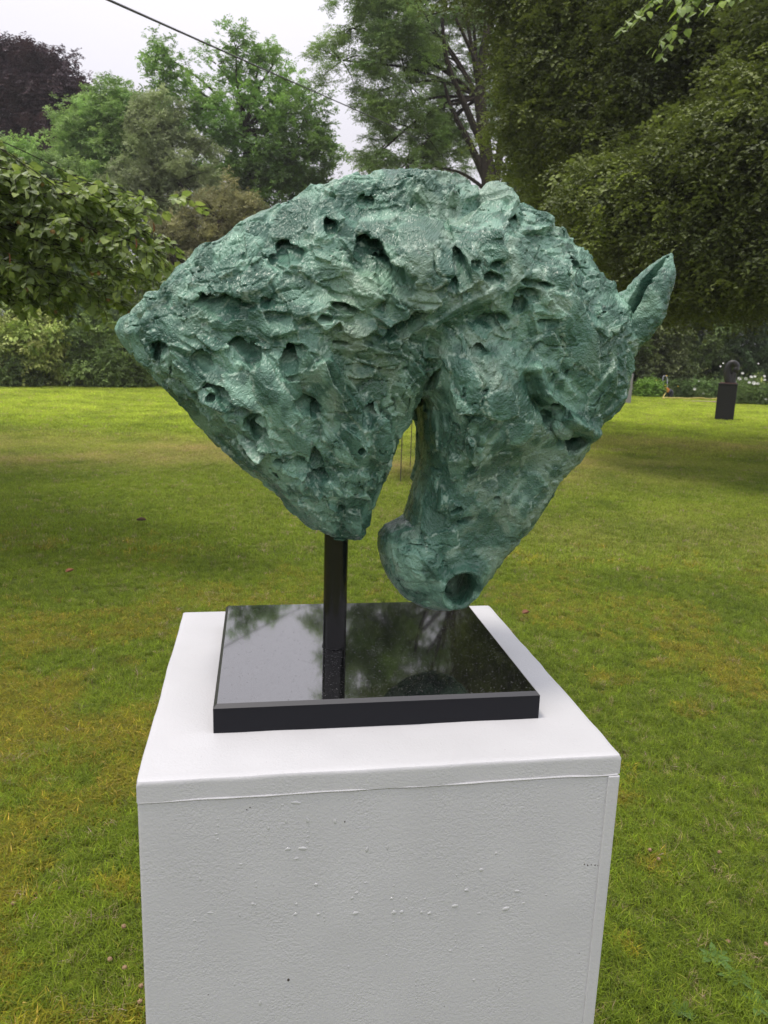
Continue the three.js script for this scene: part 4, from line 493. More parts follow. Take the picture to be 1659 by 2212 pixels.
  const grain = noiseTexture(512, (u, v) => 0.5 + 0.3 * torus(u, v, 45, 1) + 0.35 * torus(u, v, 96, 6)); grain.repeat.set(9, 9);
  const gloss = noiseTexture(256, (u, v) => 0.56 + 0.22 * torus(u, v, 40, 3) + 0.2 * torus(u, v, 110, 8)); gloss.repeat.set(7, 7);
  const bronze = std({ vertexColors: true, roughness: 0.62, roughnessMap: gloss, metalness: 0, bumpMap: grain, bumpScale: 0.0012 });
  const H = 0.0017, body = netted(V(-0.35, 0.015, -0.168), V(0.53, 0.735, 0.172), H,
    (x, y, z) => carve(form(x, y, z), x, y, z), (x, y, z) => { const b = form(x, y, z), f = b > -0.05 ? carve(b, x, y, z) : b; return f < 0.019 && f > -0.015 ? f - skin(x, y, z) : f; });
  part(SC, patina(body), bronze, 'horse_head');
  // ── ears: cupped, the opening turned up and forward
  const ear = (base, tip, open, w0) => {
    const ax = V(tip[0] - base[0], tip[1] - base[1], tip[2] - base[2]), L = ax.length(); ax.normalize(); const o = V(...open); o.addScaledVector(ax, -o.dot(ax)).normalize(); const s = ax.clone().cross(o);
    const prof = (t) => t < -0.02 ? w0 * 0.84 * Math.sqrt(Math.max(0, 1 - Math.pow((t + 0.02) / 0.3, 2))) : w0 * (t < 0.42 ? 0.78 + 0.22 * Math.sin(clamp((t + 0.1) / 0.52, 0, 1) * Math.PI / 2) : Math.pow(clamp(1 - Math.pow((t - 0.42) / 0.6, 1.75), 0, 1), 0.8));
    const f = (x, y, z) => { const q = V(x - base[0], y - base[1], z - base[2]), t = q.dot(ax) / L, a = q.dot(o), b = q.dot(s), w = Math.max(prof(t), 0.0015), e = Math.sqrt((a / 0.82) ** 2 + b * b) - w, cap = Math.max(-t - 0.33, t - 1) * L; let d = Math.max(e, cap * 0.8); const wi = w * 0.66, ci = Math.sqrt(((a - w * 0.75) / 1.15) ** 2 + (b * 2.7) ** 2) - wi; if (t > 0.16 && t < 0.97) d = Math.max(d, -ci); return d; };
    const lo = V(Math.min(base[0], tip[0]) - 0.075, Math.min(base[1], tip[1]) - 0.085, Math.min(base[2], tip[2]) - 0.05), hi = V(Math.max(base[0], tip[0]) + 0.05, Math.max(base[1], tip[1]) + 0.04, Math.max(base[2], tip[2]) + 0.05);
    return netted(lo, hi, 0.0017, f, (x, y, z) => f(x, y, z) - 0.0065 * fbm3(x * 42, y * 42, z * 42, 2) - 0.004 * fbm3(x * 150, y * 150, z * 150, 2));
  };
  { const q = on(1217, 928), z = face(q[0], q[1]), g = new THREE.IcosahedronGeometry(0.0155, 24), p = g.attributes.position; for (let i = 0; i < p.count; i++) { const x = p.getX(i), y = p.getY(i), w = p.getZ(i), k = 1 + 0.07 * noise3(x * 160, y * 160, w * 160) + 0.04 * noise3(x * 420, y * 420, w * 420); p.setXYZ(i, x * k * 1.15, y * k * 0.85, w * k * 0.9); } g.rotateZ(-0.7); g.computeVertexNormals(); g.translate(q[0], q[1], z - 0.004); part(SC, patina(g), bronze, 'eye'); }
  const eb = spot(1352, 738, 0.06), et = spot(1450, 549, 0.055);
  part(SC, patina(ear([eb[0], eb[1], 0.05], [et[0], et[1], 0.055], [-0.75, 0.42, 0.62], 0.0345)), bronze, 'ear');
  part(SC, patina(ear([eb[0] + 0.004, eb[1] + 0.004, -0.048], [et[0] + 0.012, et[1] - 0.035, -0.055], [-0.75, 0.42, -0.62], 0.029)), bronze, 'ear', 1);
  // ── pole, its weld collar and the slab
  const pole = std({ color: rgb(0.006, 0.006, 0.0065), roughness: 0.22 });
  const pg = new THREE.CylinderGeometry(0.0182, 0.0182, 0.215, 40, 1); pg.translate(0, 0.1075 + 0.001, 0); part(SC, pg, pole, 'pole');
  const cl = new THREE.TorusGeometry(0.0184, 0.0009, 8, 40); cl.rotateX(Math.PI / 2); cl.translate(0, 0.0012, 0); part(SC, cl, pole, 'pole_collar');
  const w = 0.4439, d = 0.3979, th = 0.0398, ch = 0.0048;
  const ring = (y, e) => [[-w / 2 + e, y, d / 2 - e], [w / 2 - e, y, d / 2 - e], [w / 2 - e, y, -d / 2 + e], [-w / 2 + e, y, -d / 2 + e]];
  const faces = (rings, cap) => { const pos = [], uv = [], put = (...q) => q.forEach((v) => { pos.push(...v); uv.push(v[0] * 4 + v[1] * 1.3, v[2] * 4 + v[1] * 3.1); }); for (let k = 0; k + 1 < rings.length; k++) for (let i = 0; i < 4; i++) { const a = rings[k][i], b = rings[k][(i + 1) % 4], c = rings[k + 1][(i + 1) % 4], e = rings[k + 1][i]; put(a, b, c, a, c, e); } const t = rings[rings.length - 1]; if (cap) put(t[0], t[1], t[2], t[0], t[2], t[3]); const g = new THREE.BufferGeometry(); g.setAttribute('position', new THREE.Float32BufferAttribute(pos, 3)); g.setAttribute('uv', new THREE.Float32BufferAttribute(uv, 2)); g.computeVertexNormals(); return g; };
  const sg = faces([ring(0, ch)], true), bg = faces([ring(-ch, 0), ring(0, ch)], false), eg = faces([ring(-th, 0.0006), ring(-th + 0.001, 0), ring(-ch, 0)], false);
  const speck = noiseTexture(1024, (u, v) => { const a = torus(u, v, 210, 3), b = torus(u, v, 330, 8); const k = a > 0.62 ? 0.2 : b > 0.66 ? 0.13 : 0.058 + 0.016 * torus(u, v, 120, 1); return [k, k, k * 1.04]; }, true);
  const polish = noiseTexture(1024, (u, v) => (torus(u, v, 150, 5) > 0.8 ? 0.95 : 0.05 + 0.01 * torus(u, v, 60, 2)));
  const granite = phys({ color: 0xffffff, map: speck, roughness: 1, roughnessMap: polish, ior: 2.33, clearcoat: 1, clearcoatRoughness: 0.03 });
  const sl = part(SC, sg, granite, 'granite_slab'); sl.position.set(0.0467, 0, -0.0083); part(sl, bg, phys({ color: rgb(0.012, 0.0125, 0.014), roughness: 0.42, ior: 1.75 }), 'bevel'); part(sl, eg, phys({ color: rgb(0.011, 0.0115, 0.0145), roughness: 0.55, specularIntensity: 0.35 }), 'honed_edge');
}

// ───────────────────────── white display plinth ─────────────────────────
{
  const g = new THREE.Group(); g.position.set(PL.x, 0, PL.z); g.rotation.y = PL.yaw; top(g, 'white_plinth', 'white painted square display plinth with raindrops on its front, under the horse', 'plinth');
  const bump = noiseTexture(1024, (u, v) => { const a = torus(u, v, 230, 1), b = torus(u, v, 120, 4), c = torus(u, v, 9, 6); return 0.5 + (0.2 * a + 0.22 * b) * (0.75 + 0.35 * c); });
  const paintTex = noiseTexture(512, (u, v) => { const a = torus(u, v, 6, 2), s = torus(u, v, 160, 7) > 0.93 && torus(u, v, 24, 3) > 0.35 ? 0.12 : 0; const k = 0.772 + 0.012 * a - s; return [k * 0.985, k * 0.99, k]; }, true);
  const uvBox = (geo, s) => { const p = geo.attributes.position, n = geo.attributes.normal, uv = new Float32Array(p.count * 2); for (let i = 0; i < p.count; i++) { const ax = Math.abs(n.getX(i)), ay = Math.abs(n.getY(i)), az = Math.abs(n.getZ(i)); let a = p.getX(i), b = p.getY(i); if (ay > ax && ay > az) b = p.getZ(i); else if (ax > az) a = p.getZ(i); uv[i * 2] = a * s; uv[i * 2 + 1] = b * s; } geo.setAttribute('uv', new THREE.BufferAttribute(uv, 2)); return geo; };
  const paint = std({ color: rgb(1, 1, 1), map: paintTex, bumpMap: bump, bumpScale: 0.00065, roughness: 0.55 }), paint2 = std({ color: rgb(1, 1, 1), map: paintTex, bumpMap: bump, bumpScale: 0.0004, roughness: 0.5 });
  const wob = (geo, amp) => { const p = geo.attributes.position; for (let i = 0; i < p.count; i++) { const x = p.getX(i), y = p.getY(i), z = p.getZ(i); p.setXYZ(i, x + amp * noise3(x * 30, y * 18, z * 30), y + amp * noise3(x * 22 + 5, y * 30, z * 22), z + amp * noise3(x * 18, y * 18 + 9, z * 30)); } geo.computeVertexNormals(); return geo; };
  const hb = PL.h - 0.0275, bodyG = new RoundedBoxGeometry(PL.w - 0.0016, hb, PL.d - 0.0016, 3, 0.004); bodyG.translate(0, hb / 2, 0); part(g, uvBox(bodyG, 3.3), paint, 'plinth_body');
  // top board with softly worn, uneven edges
  { const geo = new THREE.BoxGeometry(PL.w, 0.0275, PL.d, 120, 10, 120), p = geo.attributes.position, R = 0.0042; for (let i = 0; i < p.count; i++) { const v = V(p.getX(i), p.getY(i), p.getZ(i)), c = V(clamp(v.x, -PL.w / 2 + R, PL.w / 2 - R), clamp(v.y, -0.01375 + 0.002, 0.01375 - R), clamp(v.z, -PL.d / 2 + R, PL.d / 2 - R)), q = v.clone().sub(c), rr = v.y > 0 ? R : Math.min(R, R); if (q.length() > 1e-6 && v.y > 0.01375 - R - 1e-6) { q.setLength(Math.min(q.length(), rr)); p.setXYZ(i, c.x + q.x, c.y + q.y, c.z + q.z); } }
    wob(geo, 0.0011); geo.translate(0, PL.h - 0.01375, 0); part(g, uvBox(geo, 3.3), paint2, 'top_board'); }
  // the ridge of thick paint along the joint and the strip down the right-hand corner
  { const pts = []; for (let i = 0; i <= 60; i++) { const x = -PL.w / 2 + 0.003 + (PL.w - 0.006) * i / 60; pts.push(V(x, hb - 0.0006 + 0.0009 * noise2(x * 22, 3), PL.d / 2 - 0.0008 + 0.0006 * noise2(x * 40, 8))); } part(g, tube(pts, 0.0017, 0.0017, 8, 160), paint2, 'paint_ridge'); }
  { const geo = new RoundedBoxGeometry(0.0155, hb - 0.002, 0.006, 2, 0.0014); wob(geo, 0.0003); geo.translate(PL.w / 2 - 0.0078, hb / 2 - 0.001, PL.d / 2 - 0.0012); part(g, uvBox(geo, 3.3), paint2, 'corner_strip'); }
  // raindrops and runs on the front
  const water = phys({ color: rgb(0.5, 0.51, 0.515), roughness: 0.06, ior: 1.5, clearcoat: 0.6, clearcoatRoughness: 0.02 }), r = rng(9);
  const dropG = [0, 1, 2].map((k) => { const s = new THREE.SphereGeometry(1, 12, 8, 0, Math.PI * 2, 0, Math.PI / 2); s.rotateX(Math.PI / 2); const p = s.attributes.position; for (let i = 0; i < p.count; i++) { const x = p.getX(i), y = p.getY(i), z = p.getZ(i); p.setXYZ(i, x * (1 + 0.2 * noise2(y * 2 + k * 5, 1)), y * (1 + 0.15 * noise2(x * 2 + k * 3, 4)) - 0.12 * x * x, z); } s.computeVertexNormals(); return s; });
  let n = 0; const zf = PL.d / 2 - 0.001;
  const drop = (px, py, w, h) => { const d = ray(px, py), nrm = V(0, 0, 1).applyAxisAngle(V(0, 1, 0), PL.yaw), c = V(0, 0, PL.d / 2).applyAxisAngle(V(0, 1, 0), PL.yaw).add(V(PL.x, 0, PL.z)), o = V(0, EYE, 0), t = c.sub(o).dot(nrm) / d.dot(nrm), q = d.multiplyScalar(t).add(o).sub(g.position).applyAxisAngle(V(0, 1, 0), -PL.yaw); if (q.y > hb - 0.006 || q.y < 0.2) return; const m = part(g, dropG[n % 3], water, 'water_drop', n); n++; m.position.set(q.x, q.y, zf); m.scale.set(w, h, Math.min(w, h) * 0.45); m.rotation.z = (r() - 0.5) * 0.5; };
  const S = 0.00052;
  for (const [x, y, w, h] of [[639, 1735, 14, 4], [618, 1776, 3, 6], [580, 1790, 3, 5], [724, 1776, 4, 7], [665, 1774, 4, 6], [622, 1835, 7, 4], [654, 1834, 12, 5], [640, 1856, 8, 3], [793, 1836, 4, 8], [837, 1832, 3, 7], [467, 1803, 4, 3], [470, 1814, 4, 3], [683, 1912, 5, 5], [770, 1930, 5, 4], [761, 1941, 4, 4], [640, 1954, 4, 4], [546, 1954, 4, 4], [638, 1976, 5, 4], [688, 1976, 5, 4], [768, 1974, 8, 5], [851, 1972, 6, 6], [868, 1971, 5, 5], [911, 1972, 4, 5], [928, 1974, 5, 5], [983, 1958, 9, 5], [1035, 1974, 7, 3], [1008, 1924, 6, 5], [1093, 1964, 10, 6], [1118, 1926, 8, 4], [1131, 1952, 5, 3], [1128, 1969, 5, 2], [1040, 1880, 6, 5], [1072, 1844, 4, 4], [973, 2055, 4, 4], [1024, 2118, 4, 4], [1044, 2046, 3, 3], [518, 1978, 3, 5], [562, 2168, 4, 8], [506, 2128, 3, 4], [835, 2064, 3, 3], [753, 2090, 3, 5], [432, 1900, 3, 6], [520, 1868, 5, 3], [454, 1973, 8, 3], [420, 1990, 5, 3], [1180, 1934, 3, 3], [878, 1942, 3, 3], [918, 1943, 4, 3], [846, 1942, 4, 4], [790, 1908, 5, 3], [664, 1808, 3, 3], [664, 1820, 3, 4], [610, 1740, 4, 3], [690, 1710, 3, 3]]) drop(x, y, w * S, h * S);
  for (const [x, y0, y1] of [[553, 1905, 1975], [640, 1915, 1960], [470, 1770, 1812], [850, 1900, 2010], [700, 1960, 2010], [666, 1770, 1830], [985, 1880, 1960], [760, 1905, 1950], [1085, 2040, 2100], [900, 2100, 2180], [985, 2020, 2050]]) for (let y = y0; y < y1; y += 6 + 9 * r()) drop(x + (r() - 0.5) * 4, y, (1.2 + 1.6 * r()) * S, (1.6 + 2.6 * r()) * S);
  for (let i = 0; i < 0; i++) drop(330 + 960 * r(), 1740 + 440 * r(), (1 + 1.6 * r()) * S, (1 + 2 * r()) * S);
  // a few flecks of dirt on the paint
  const dirt = std({ color: rgb(0.06, 0.05, 0.04), roughness: 1 }), fg = new THREE.IcosahedronGeometry(1, 0); let q = 0;
  const fleck = (px, py, w, h) => { const before = n; drop(px, py, w * S, h * S); if (n > before) { const m = g.children[g.children.length - 1]; m.geometry = fg; m.material = dirt; m.name = q ? `dirt_fleck_${String(q).padStart(3, '0')}` : 'dirt_fleck'; q++; n--; m.scale.z = 0.0006; } };
  for (const [x, y, w, h] of [[623, 2118, 4, 6], [745, 1776, 2, 3], [540, 1745, 2, 2], [533, 1750, 2, 2], [1263, 1868, 2, 3], [1270, 1870, 2, 4], [1278, 1869, 2, 2], [1286, 1870, 2, 3], [1292, 1871, 1.5, 2], [1252, 2060, 1.6, 1.6], [1078, 2139, 1.6, 1.6], [960, 2175, 1.5, 1.5], [450, 2150, 2, 1.5]]) fleck(x, y, w, h);
}

// ───────────────────────── things on the lawn and along the border ─────────────────────────
{ // black pedestal and the small dark sculpture on it
  const p = onGround(1565, 909), g = new THREE.Group(); g.position.set(p.x + 0.09, 0, p.z - 0.25); g.rotation.y = -0.43; top(g, 'black_pedestal', 'matt black square pedestal on the lawn at the right, carrying a small dark sculpture', 'pedestal');
  const black = std({ color: rgb(0.014, 0.014, 0.016), roughness: 0.75 }), b = new RoundedBoxGeometry(0.46, 0.94, 0.46, 2, 0.008); b.translate(0, 0.47, 0); part(g, b, black, 'pedestal_body');
  const t = new RoundedBoxGeometry(0.48, 0.03, 0.48, 2, 0.008); t.translate(0, 0.955, 0); part(g, t, std({ color: rgb(0.016, 0.015, 0.016), roughness: 0.6 }), 'pedestal_top');
  const s = new THREE.Group(); s.rotation.y = -0.43; s.position.set(g.position.x, 0.97, g.position.z); top(s, 'abstract_sculpture', 'small dark arched bronze standing on the black pedestal', 'sculpture');
  const br = std({ color: rgb(0.022, 0.022, 0.022), roughness: 0.45 }), pl = new RoundedBoxGeometry(0.4, 0.02, 0.36, 2, 0.006); pl.translate(0, 0.01, 0); part(s, pl, std({ color: rgb(0.09, 0.03, 0.02), roughness: 0.7 }), 'base_plate');
  const c = tube([V(0.04, 0.01, 0), V(-0.01, 0.12, 0), V(-0.06, 0.3, 0), V(-0.04, 0.46, 0), V(0.04, 0.53, 0), V(0.12, 0.5, 0), V(0.16, 0.42, 0)], 0.115, 0.08, 14, 40); const p2 = c.attributes.position; for (let i = 0; i < p2.count; i++) p2.setZ(i, p2.getZ(i) * 0.8); c.computeVertexNormals(); part(s, c, br, 'arched_figure');
  const k = new THREE.SphereGeometry(0.092, 20, 14); k.scale(0.85, 1.15, 0.9); k.translate(0.15, 0.37, 0); part(s, k, br, 'rounded_head');
  const l = tube([V(0.1, 0.01, 0), V(0.1, 0.12, 0), V(0.12, 0.3, 0)], 0.09, 0.06, 10, 12); part(s, l, br, 'lower_lobe');
}
{ // grey pedestal half hidden by the horse's forehead
  const p = onGround(1347, 871), g = new THREE.Group(); g.position.set(p.x, 0, p.z - 0.25); g.rotation.y = -0.3; top(g, 'grey_pedestal', 'plain grey pedestal half hidden behind the forehead of the horse', 'pedestal');
  const b = new RoundedBoxGeometry(0.62, 1.0, 0.5, 2, 0.008); b.translate(0, 0.5, 0); part(g, b, std({ color: rgb(0.27, 0.26, 0.27), roughness: 0.7 }), 'pedestal_body');
  const s = new THREE.Group(); s.position.set(g.position.x, 1.0, g.position.z); top(s, 'dark_bust', 'dark sculpture on the grey pedestal, mostly hidden behind the horse', 'sculpture');
  part(s, new RoundedBoxGeometry(0.5, 0.03, 0.4, 2, 0.006).translate(0, 0.015, 0), std({ color: rgb(0.03, 0.028, 0.03), roughness: 0.6 }), 'base_plate');
  const pr = [[0.001, 0.0], [0.15, 0.02], [0.17, 0.12], [0.13, 0.22], [0.07, 0.28], [0.075, 0.34], [0.1, 0.4], [0.11, 0.46], [0.085, 0.54], [0.04, 0.58], [0.001, 0.59]].map(([x, y]) => new THREE.Vector2(x, y + 0.03)); const lg = new THREE.LatheGeometry(new THREE.SplineCurve(pr).getPoints(30), 20); lg.scale(1, 1, 0.85); part(s, lg, std({ color: rgb(0.035, 0.03, 0.034), roughness: 0.5 }), 'bust');
}
const YEL = rgb(0.62, 0.52, 0.16);
{ // hose trolley and its hose
  const p = onGround(1437, 860), g = new THREE.Group(); g.position.copy(p).setY(0); g.rotation.y = 0.35; top(g, 'hose_trolley', 'orange and dark grey hose trolley with a chrome handle at the edge of the border', 'hose trolley');
  const dk = std({ color: rgb(0.045, 0.05, 0.065), roughness: 0.55 }), or = std({ color: rgb(0.72, 0.25, 0.03), roughness: 0.45 }), cr = std({ color: rgb(0.6, 0.62, 0.65), roughness: 0.22, metalness: 1 });
  [-0.17, 0.17].forEach((x, i) => { const w = part(g, new THREE.TorusGeometry(0.155, 0.03, 10, 28).rotateY(Math.PI / 2), dk, 'wheel', i); w.position.set(x, 0.185, 0.05); part(w, new THREE.CylinderGeometry(0.13, 0.13, 0.025, 20).rotateZ(Math.PI / 2), std({ color: rgb(0.07, 0.075, 0.09), roughness: 0.5 }), 'wheel_disc'); });
  part(g, new THREE.CylinderGeometry(0.12, 0.12, 0.3, 24).rotateZ(Math.PI / 2).translate(0, 0.26, 0.02), dk, 'drum');
  part(g, new RoundedBoxGeometry(0.2, 0.16, 0.14, 3, 0.03).rotateZ(-0.5).translate(-0.08, 0.33, 0.12), or, 'housing');
  part(g, tube([V(-0.1, 0.2, -0.02), V(-0.1, 0.5, -0.08), V(-0.1, 0.78, -0.14), V(-0.05, 0.86, -0.16), V(0.05, 0.86, -0.16), V(0.1, 0.78, -0.14), V(0.1, 0.5, -0.08), V(0.1, 0.2, -0.02)], 0.014, 0.014, 8, 50), cr, 'handle');
  part(g, tube([V(-0.17, 0.185, 0.05), V(0.17, 0.185, 0.05)], 0.012, 0.012, 8, 4), cr, 'axle');
  part(g, tube([V(-0.12, 0.02, 0.22), V(-0.11, 0.12, 0.16), V(-0.1, 0.24, 0.05)], 0.016, 0.016, 8, 10), dk, 'stand'); part(g, tube([V(0.12, 0.02, 0.22), V(0.11, 0.12, 0.16), V(0.1, 0.24, 0.05)], 0.016, 0.016, 8, 10), dk, 'stand', 1);
  const r = rng(3), a = onGround(1432, 864), b = onGround(1685, 864), pts = [p.clone().setY(0.24), a.clone().setY(0.05)]; for (let i = 1; i < 26; i++) { const t = i / 26; pts.push(a.clone().lerp(b, t).add(V(0, 0.04 + 0.05 * r(), (r() - 0.5) * 0.5))); }
  const h = new THREE.Mesh(tube(pts, 0.024, 0.024, 8, 200), std({ color: YEL, roughness: 0.5 })); h.castShadow = h.receiveShadow = true; top(h, 'garden_hose', 'yellow garden hose snaking along the border edge from the trolley', 'hose');
}
{ // paved edging strip and soil of the border
  const a = onGround(1480, 868), b = onGround(1700, 873), d = b.clone().sub(a).setY(0), L = d.length(), g = new RoundedBoxGeometry(L, 0.05, 0.42, 2, 0.012); const m = struct(g, std({ color: rgb(0.30, 0.21, 0.17), roughness: 0.9 }), 'path'); m.position.copy(a).add(b).multiplyScalar(0.5).setY(0.018); m.rotation.y = -Math.atan2(d.z, d.x);
  const s = struct(new THREE.CircleGeometry(1, 40).scale(12, 1.6, 1).rotateX(-Math.PI / 2), std({ color: rgb(0.045, 0.03, 0.02), roughness: 1 }), 'soil'); const c = onGround(1640, 850); s.position.set(c.x, 0.028, c.z + 0.2 - 1.2);
}
{ // flowers of the border
  const r = rng(17), stemM = std({ color: rgb(0.07, 0.13, 0.03), roughness: 0.8 }), wh = phys({ color: rgb(0.82, 0.82, 0.8), roughness: 0.9, transmission: 0.3, thickness: 0, side: THREE.DoubleSide }), ye = phys({ color: rgb(0.8, 0.58, 0.03), roughness: 0.9, transmission: 0.2, thickness: 0, side: THREE.DoubleSide });
  const petals = (n, R, cup) => { const pos = []; for (let i = 0; i < n; i++) { const a = i / n * 6.283, d = V(Math.cos(a), cup, Math.sin(a)).normalize(), s = V(-Math.sin(a), 0, Math.cos(a)); leafTris(pos, V(0, 0, 0), d, s, d.clone().cross(s).multiplyScalar(-1), R, R * 1.05, -0.1, -0.2); } const g = new THREE.BufferGeometry(); g.setAttribute('position', new THREE.Float32BufferAttribute(pos, 3)); g.computeVertexNormals(); return g; };
  const bloom = petals(6, 0.085, 0.75), small = petals(5, 0.05, 0.4), herbG = SPR.herb, herbMat = leafMat(0.1, 0.95, 0.3);
  const plant = (label, group, spots, d, geo, mat, leafy, name = 'flowering_plant') => {
    const c = gnd(spots.reduce((s, q) => s + q[0], 0) / spots.length, d), g = new THREE.Group(); g.position.copy(c); top(g, name, label, 'flower', group); const st = [];
    spots.forEach(([x, y], i) => { const p = at(x, y, d + (r() - 0.5) * 0.5).sub(c); const f = part(g, geo, mat, 'bloom', i); f.position.copy(p); f.rotation.set(0.4 + r() * 0.5, r() * 6, (r() - 0.5) * 0.6); f.scale.setScalar(0.8 + 0.45 * r()); st.push(tube([V(p.x * 0.7 + (r() - 0.5) * 0.1, 0, p.z * 0.7), V(p.x * 0.9, p.y * 0.6, p.z), p.clone()], 0.008, 0.005, 5, 6)); });
    part(g, mergeGeometries(st), stemM, 'stem'); const list = []; const e = new THREE.Euler(), q = new THREE.Quaternion();
    for (let i = 0; i < leafy; i++) { const s = spots[Math.floor(r() * spots.length)], p = at(s[0], s[1], d).sub(c); e.set((r() - 0.5) * 0.8, r() * 6.28, (r() - 0.5) * 0.8); q.setFromEuler(e); const k = 0.8 + 0.5 * r(); list.push([new THREE.Matrix4().compose(V(p.x + (r() - 0.5) * 0.5, p.y * r() * 0.75, p.z + (r() - 0.5) * 0.5), q, V(1, 1, 1)), rgb(0.2 * k, 0.29 * k, 0.09 * k)]); }
    if (leafy) copies('leaves', herbG[0], herbMat, list, g); return g;
  };
  plant('clump of tall white flowers at the right edge beside the black pedestal', null, [[1606, 812], [1598, 824], [1589, 830], [1612, 824], [1624, 820], [1632, 819], [1620, 832], [1629, 833], [1638, 835], [1652, 818], [1653, 826], [1664, 829], [1645, 842], [1617, 848], [1604, 858], [1607, 840], [1638, 848], [1596, 864], [1672, 820], [1680, 836], [1655, 868], [1690, 826]].map(([x, y]) => [x - 2, y - 4]), 28.4, bloom, wh, 150);
  plant('single white bloom low in the border, left one of two', null, [[1500, 842]], 31.2, bloom, wh, 8); plant('single white bloom low in the border, nearer the black pedestal', null, [[1519, 852]], 30.9, bloom, wh, 8);
  plant('two small white flowers high behind the dark arched sculpture', null, [[1562, 785], [1556, 792], [1638, 786], [1509, 824]], 31.5, small, wh, 14); plant('small yellow flowers beside the grey pedestal left of the hose trolley', null, [[1395, 828], [1417, 822], [1438, 833], [1399, 824], [1440, 812], [1465, 835]], 31.4, small, ye, 30);
  for (const [px, d, w, label] of [[1398, 31.2, 20, 'bright leafy clump between the grey pedestal and the hose trolley'], [1530, 31.6, 40, 'low leafy border planting behind the two single white blooms'], [1470, 31.8, 30, 'low leafy border planting right of the hose trolley'], [1650, 28.8, 40, 'tangle of stems and leaves under the white flowers']]) {
    const c = gnd(px, d), g = new THREE.Group(); g.position.copy(c); top(g, 'border_plant', label, 'plant'); const A = [], e = new THREE.Euler(), q = new THREE.Quaternion();
    for (let i = 0; i < 220; i++) { e.set((r() - 0.5), r() * 6.28, (r() - 0.5)); q.setFromEuler(e); const k = 0.7 + 0.7 * r(), bright = px === 1398 ? 1.7 : 1; A.push([new THREE.Matrix4().compose(V((r() - 0.5) * w * 0.045, r() * (0.5 + 0.25 * r()), (r() - 0.5) * 0.9), q, V(1, 1, 1)), rgb(0.14 * k * bright, 0.24 * k * bright, 0.06 * k)]); }
    copies('leaves', SPR.shrub[0], herbMat, A, g); const st = []; for (let i = 0; i < 8; i++) { const x = (r() - 0.5) * w * 0.03; st.push(tube([V(x, 0, 0), V(x * 1.2, 0.3, 0.05 * r()), V(x * 1.5, 0.55, 0)], 0.009, 0.004, 5, 4)); } part(g, mergeGeometries(st), stemM, 'stem');
  }
}
{ // yellow panel on four thin rods, glimpsed through the gap under the horse's jaw
  const rods = [onGround(865, 1041), onGround(886, 1012), onGround(895, 1053), onGround(836, 1022)], c = rods.reduce((s, p) => s.add(p), V()).multiplyScalar(0.25), g = new THREE.Group(); g.position.copy(c).setY(0); top(g, 'yellow_garden_sculpture', 'yellow panel standing on thin rods, glimpsed through the gap under the jaw of the horse', 'sculpture');
  const steel = std({ color: rgb(0.07, 0.06, 0.05), roughness: 0.6 }); rods.forEach((p, i) => part(g, new THREE.CylinderGeometry(0.006, 0.006, 0.92, 8).translate(0, 0.46, 0), steel, 'rod', i).position.set(p.x - c.x, 0, p.z - c.z));
  const b = new RoundedBoxGeometry(0.62, 0.2, 0.9, 3, 0.02); b.translate(0, 0.915, 0); part(g, b, std({ color: rgb(0.78, 0.66, 0.012), roughness: 0.5 }), 'yellow_panel');
}
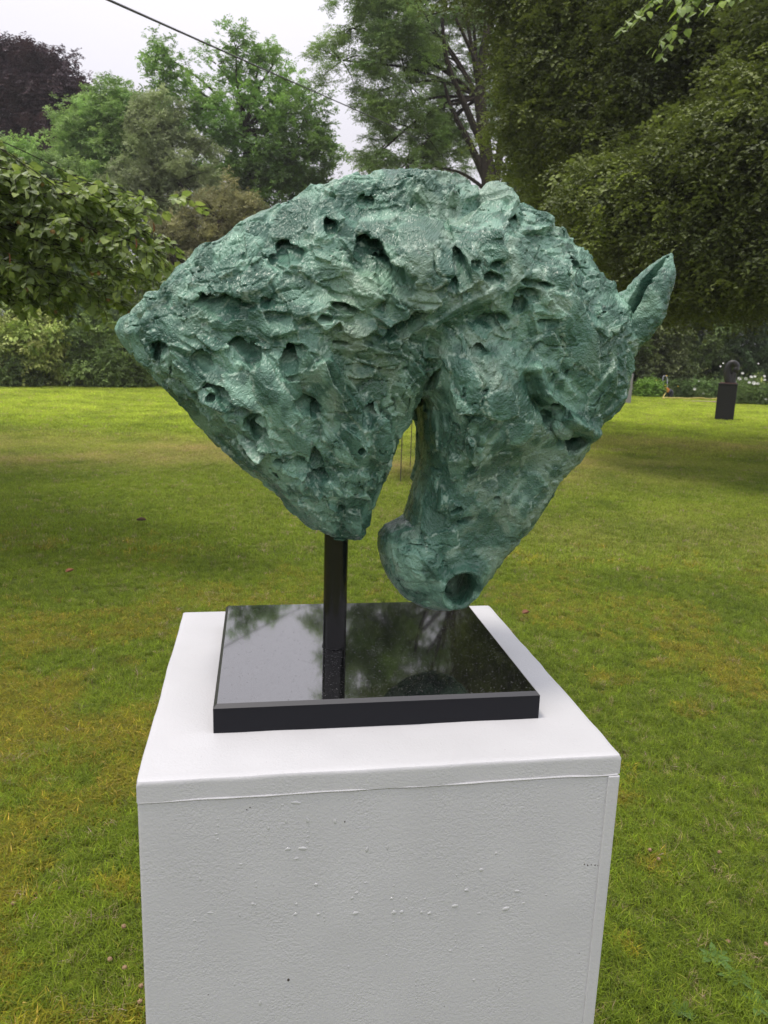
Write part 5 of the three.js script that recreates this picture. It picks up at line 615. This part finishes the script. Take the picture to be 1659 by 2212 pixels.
{ // bits fallen on the grass
  const r = rng(41), brown = std({ color: rgb(0.12, 0.075, 0.05), roughness: 0.9, side: THREE.DoubleSide }), tan = std({ color: rgb(0.34, 0.22, 0.13), roughness: 0.9, side: THREE.DoubleSide });
  const curl = (L, W) => { const g = new THREE.PlaneGeometry(L, W, 10, 6), p = g.attributes.position; for (let i = 0; i < p.count; i++) { const u = p.getX(i) / L * 2, v = p.getY(i) / W * 2, w = 1 - 0.85 * u * u; p.setXYZ(i, p.getX(i), Math.sin(v * 1.3) * W * 0.4 * w, 0.02 + (1 - Math.cos(v * 1.5)) * W * 0.42 * w + 0.3 * L * u * u * 0.3); } g.rotateX(-Math.PI / 2); g.computeVertexNormals(); return g; };
  const lay = (px, py, L, W, mat, label, cat, turn) => { const p = onGround(px, py), m = new THREE.Mesh(curl(L, W), mat); m.castShadow = m.receiveShadow = true; m.position.set(p.x, 0.03, p.z); m.rotation.y = turn; top(m, 'fallen_leaf', label, cat); };
  lay(306, 1137, 0.085, 0.07, brown, 'curled grey-brown dead leaf lying on the lawn left of the neck', 'leaf', 0.3);
  lay(152, 1250, 0.07, 0.05, std({ color: rgb(0.3, 0.13, 0.07), roughness: 0.9, side: THREE.DoubleSide }), 'reddish brown dead leaf in the shaded grass at the left', 'leaf', 1.1);
  lay(1135, 1342, 0.06, 0.05, std({ color: rgb(0.26, 0.12, 0.07), roughness: 0.9, side: THREE.DoubleSide }), 'reddish dead leaf on the lawn just right of the plinth back corner', 'leaf', 0.6);
  const seeds = [[270, 2110, 'tan seed head on the lawn hard against the left side of the plinth, upper'], [303, 2184, 'pale tan clover head low beside the left plinth edge'], [268, 2020, 'small dried seed head in the grass left of the plinth'], [238, 2092, 'faded clover head in yellow moss left of the plinth'], [305, 2150, 'dried clover head nearest the left plinth edge'], [1402, 1852, 'pinkish seed head in the grass right of the plinth top corner'], [1421, 1872, 'faded clover head on the lawn right of the plinth'], [1552, 1857, 'pale clover head on the lawn at the right, higher'], [1570, 2052, 'straw coloured seed head among grass at the lower right'], [1652, 2058, 'tan clover head at the right edge of the picture'], [30, 1970, 'pale seed head in the grass at the left edge']];
  for (const [px, py, label] of seeds) { const p = onGround(px, py), g = new THREE.IcosahedronGeometry(0.0065, 1), q = g.attributes.position; for (let i = 0; i < q.count; i++) { const k = 0.75 + 0.4 * r(); q.setXYZ(i, q.getX(i) * k, q.getY(i) * k * 0.85, q.getZ(i) * k); } g.computeVertexNormals(); const m = new THREE.Mesh(g, tan); m.castShadow = true; m.position.set(p.x, 0.028, p.z); top(m, 'clover_head', label, 'clover head'); }
  const wm = leafMat(0.15, 0.92, 0.35); wm.color = rgb(0.11, 0.22, 0.035);
  for (const [px, py, label, n] of [[1540, 2085, 'flat green dandelion rosette in the grass right of the plinth foot', 8], [1640, 2190, 'broad-leaved weed rosette in the bottom right corner', 9], [1590, 2130, 'small broad-leaved weed between the two larger ones at lower right', 6], [1470, 2200, 'broad-leaved weed in the grass beside the plinth at the bottom', 6]]) {
    const p = onGround(px, py), g = new THREE.Group(); g.position.set(p.x, 0.022, p.z); top(g, 'lawn_weed', label, 'weed');
    for (let i = 0; i < n; i++) { const a = i / n * 6.28 + r() * 0.5, d = V(Math.cos(a), 0.18 + 0.25 * r(), Math.sin(a)).normalize(), s = V(-Math.sin(a), 0, Math.cos(a)), pos = []; leafTris(pos, V(0, 0, 0), d, s, d.clone().cross(s).multiplyScalar(-1), 0.038 + 0.018 * r(), 0.018 + 0.009 * r(), 0.12, 0.2); const lg = new THREE.BufferGeometry(); lg.setAttribute('position', new THREE.Float32BufferAttribute(pos, 3)); lg.computeVertexNormals(); part(g, lg, wm, 'leaf', i); }
  }
}

renderer.render(scene, camera);
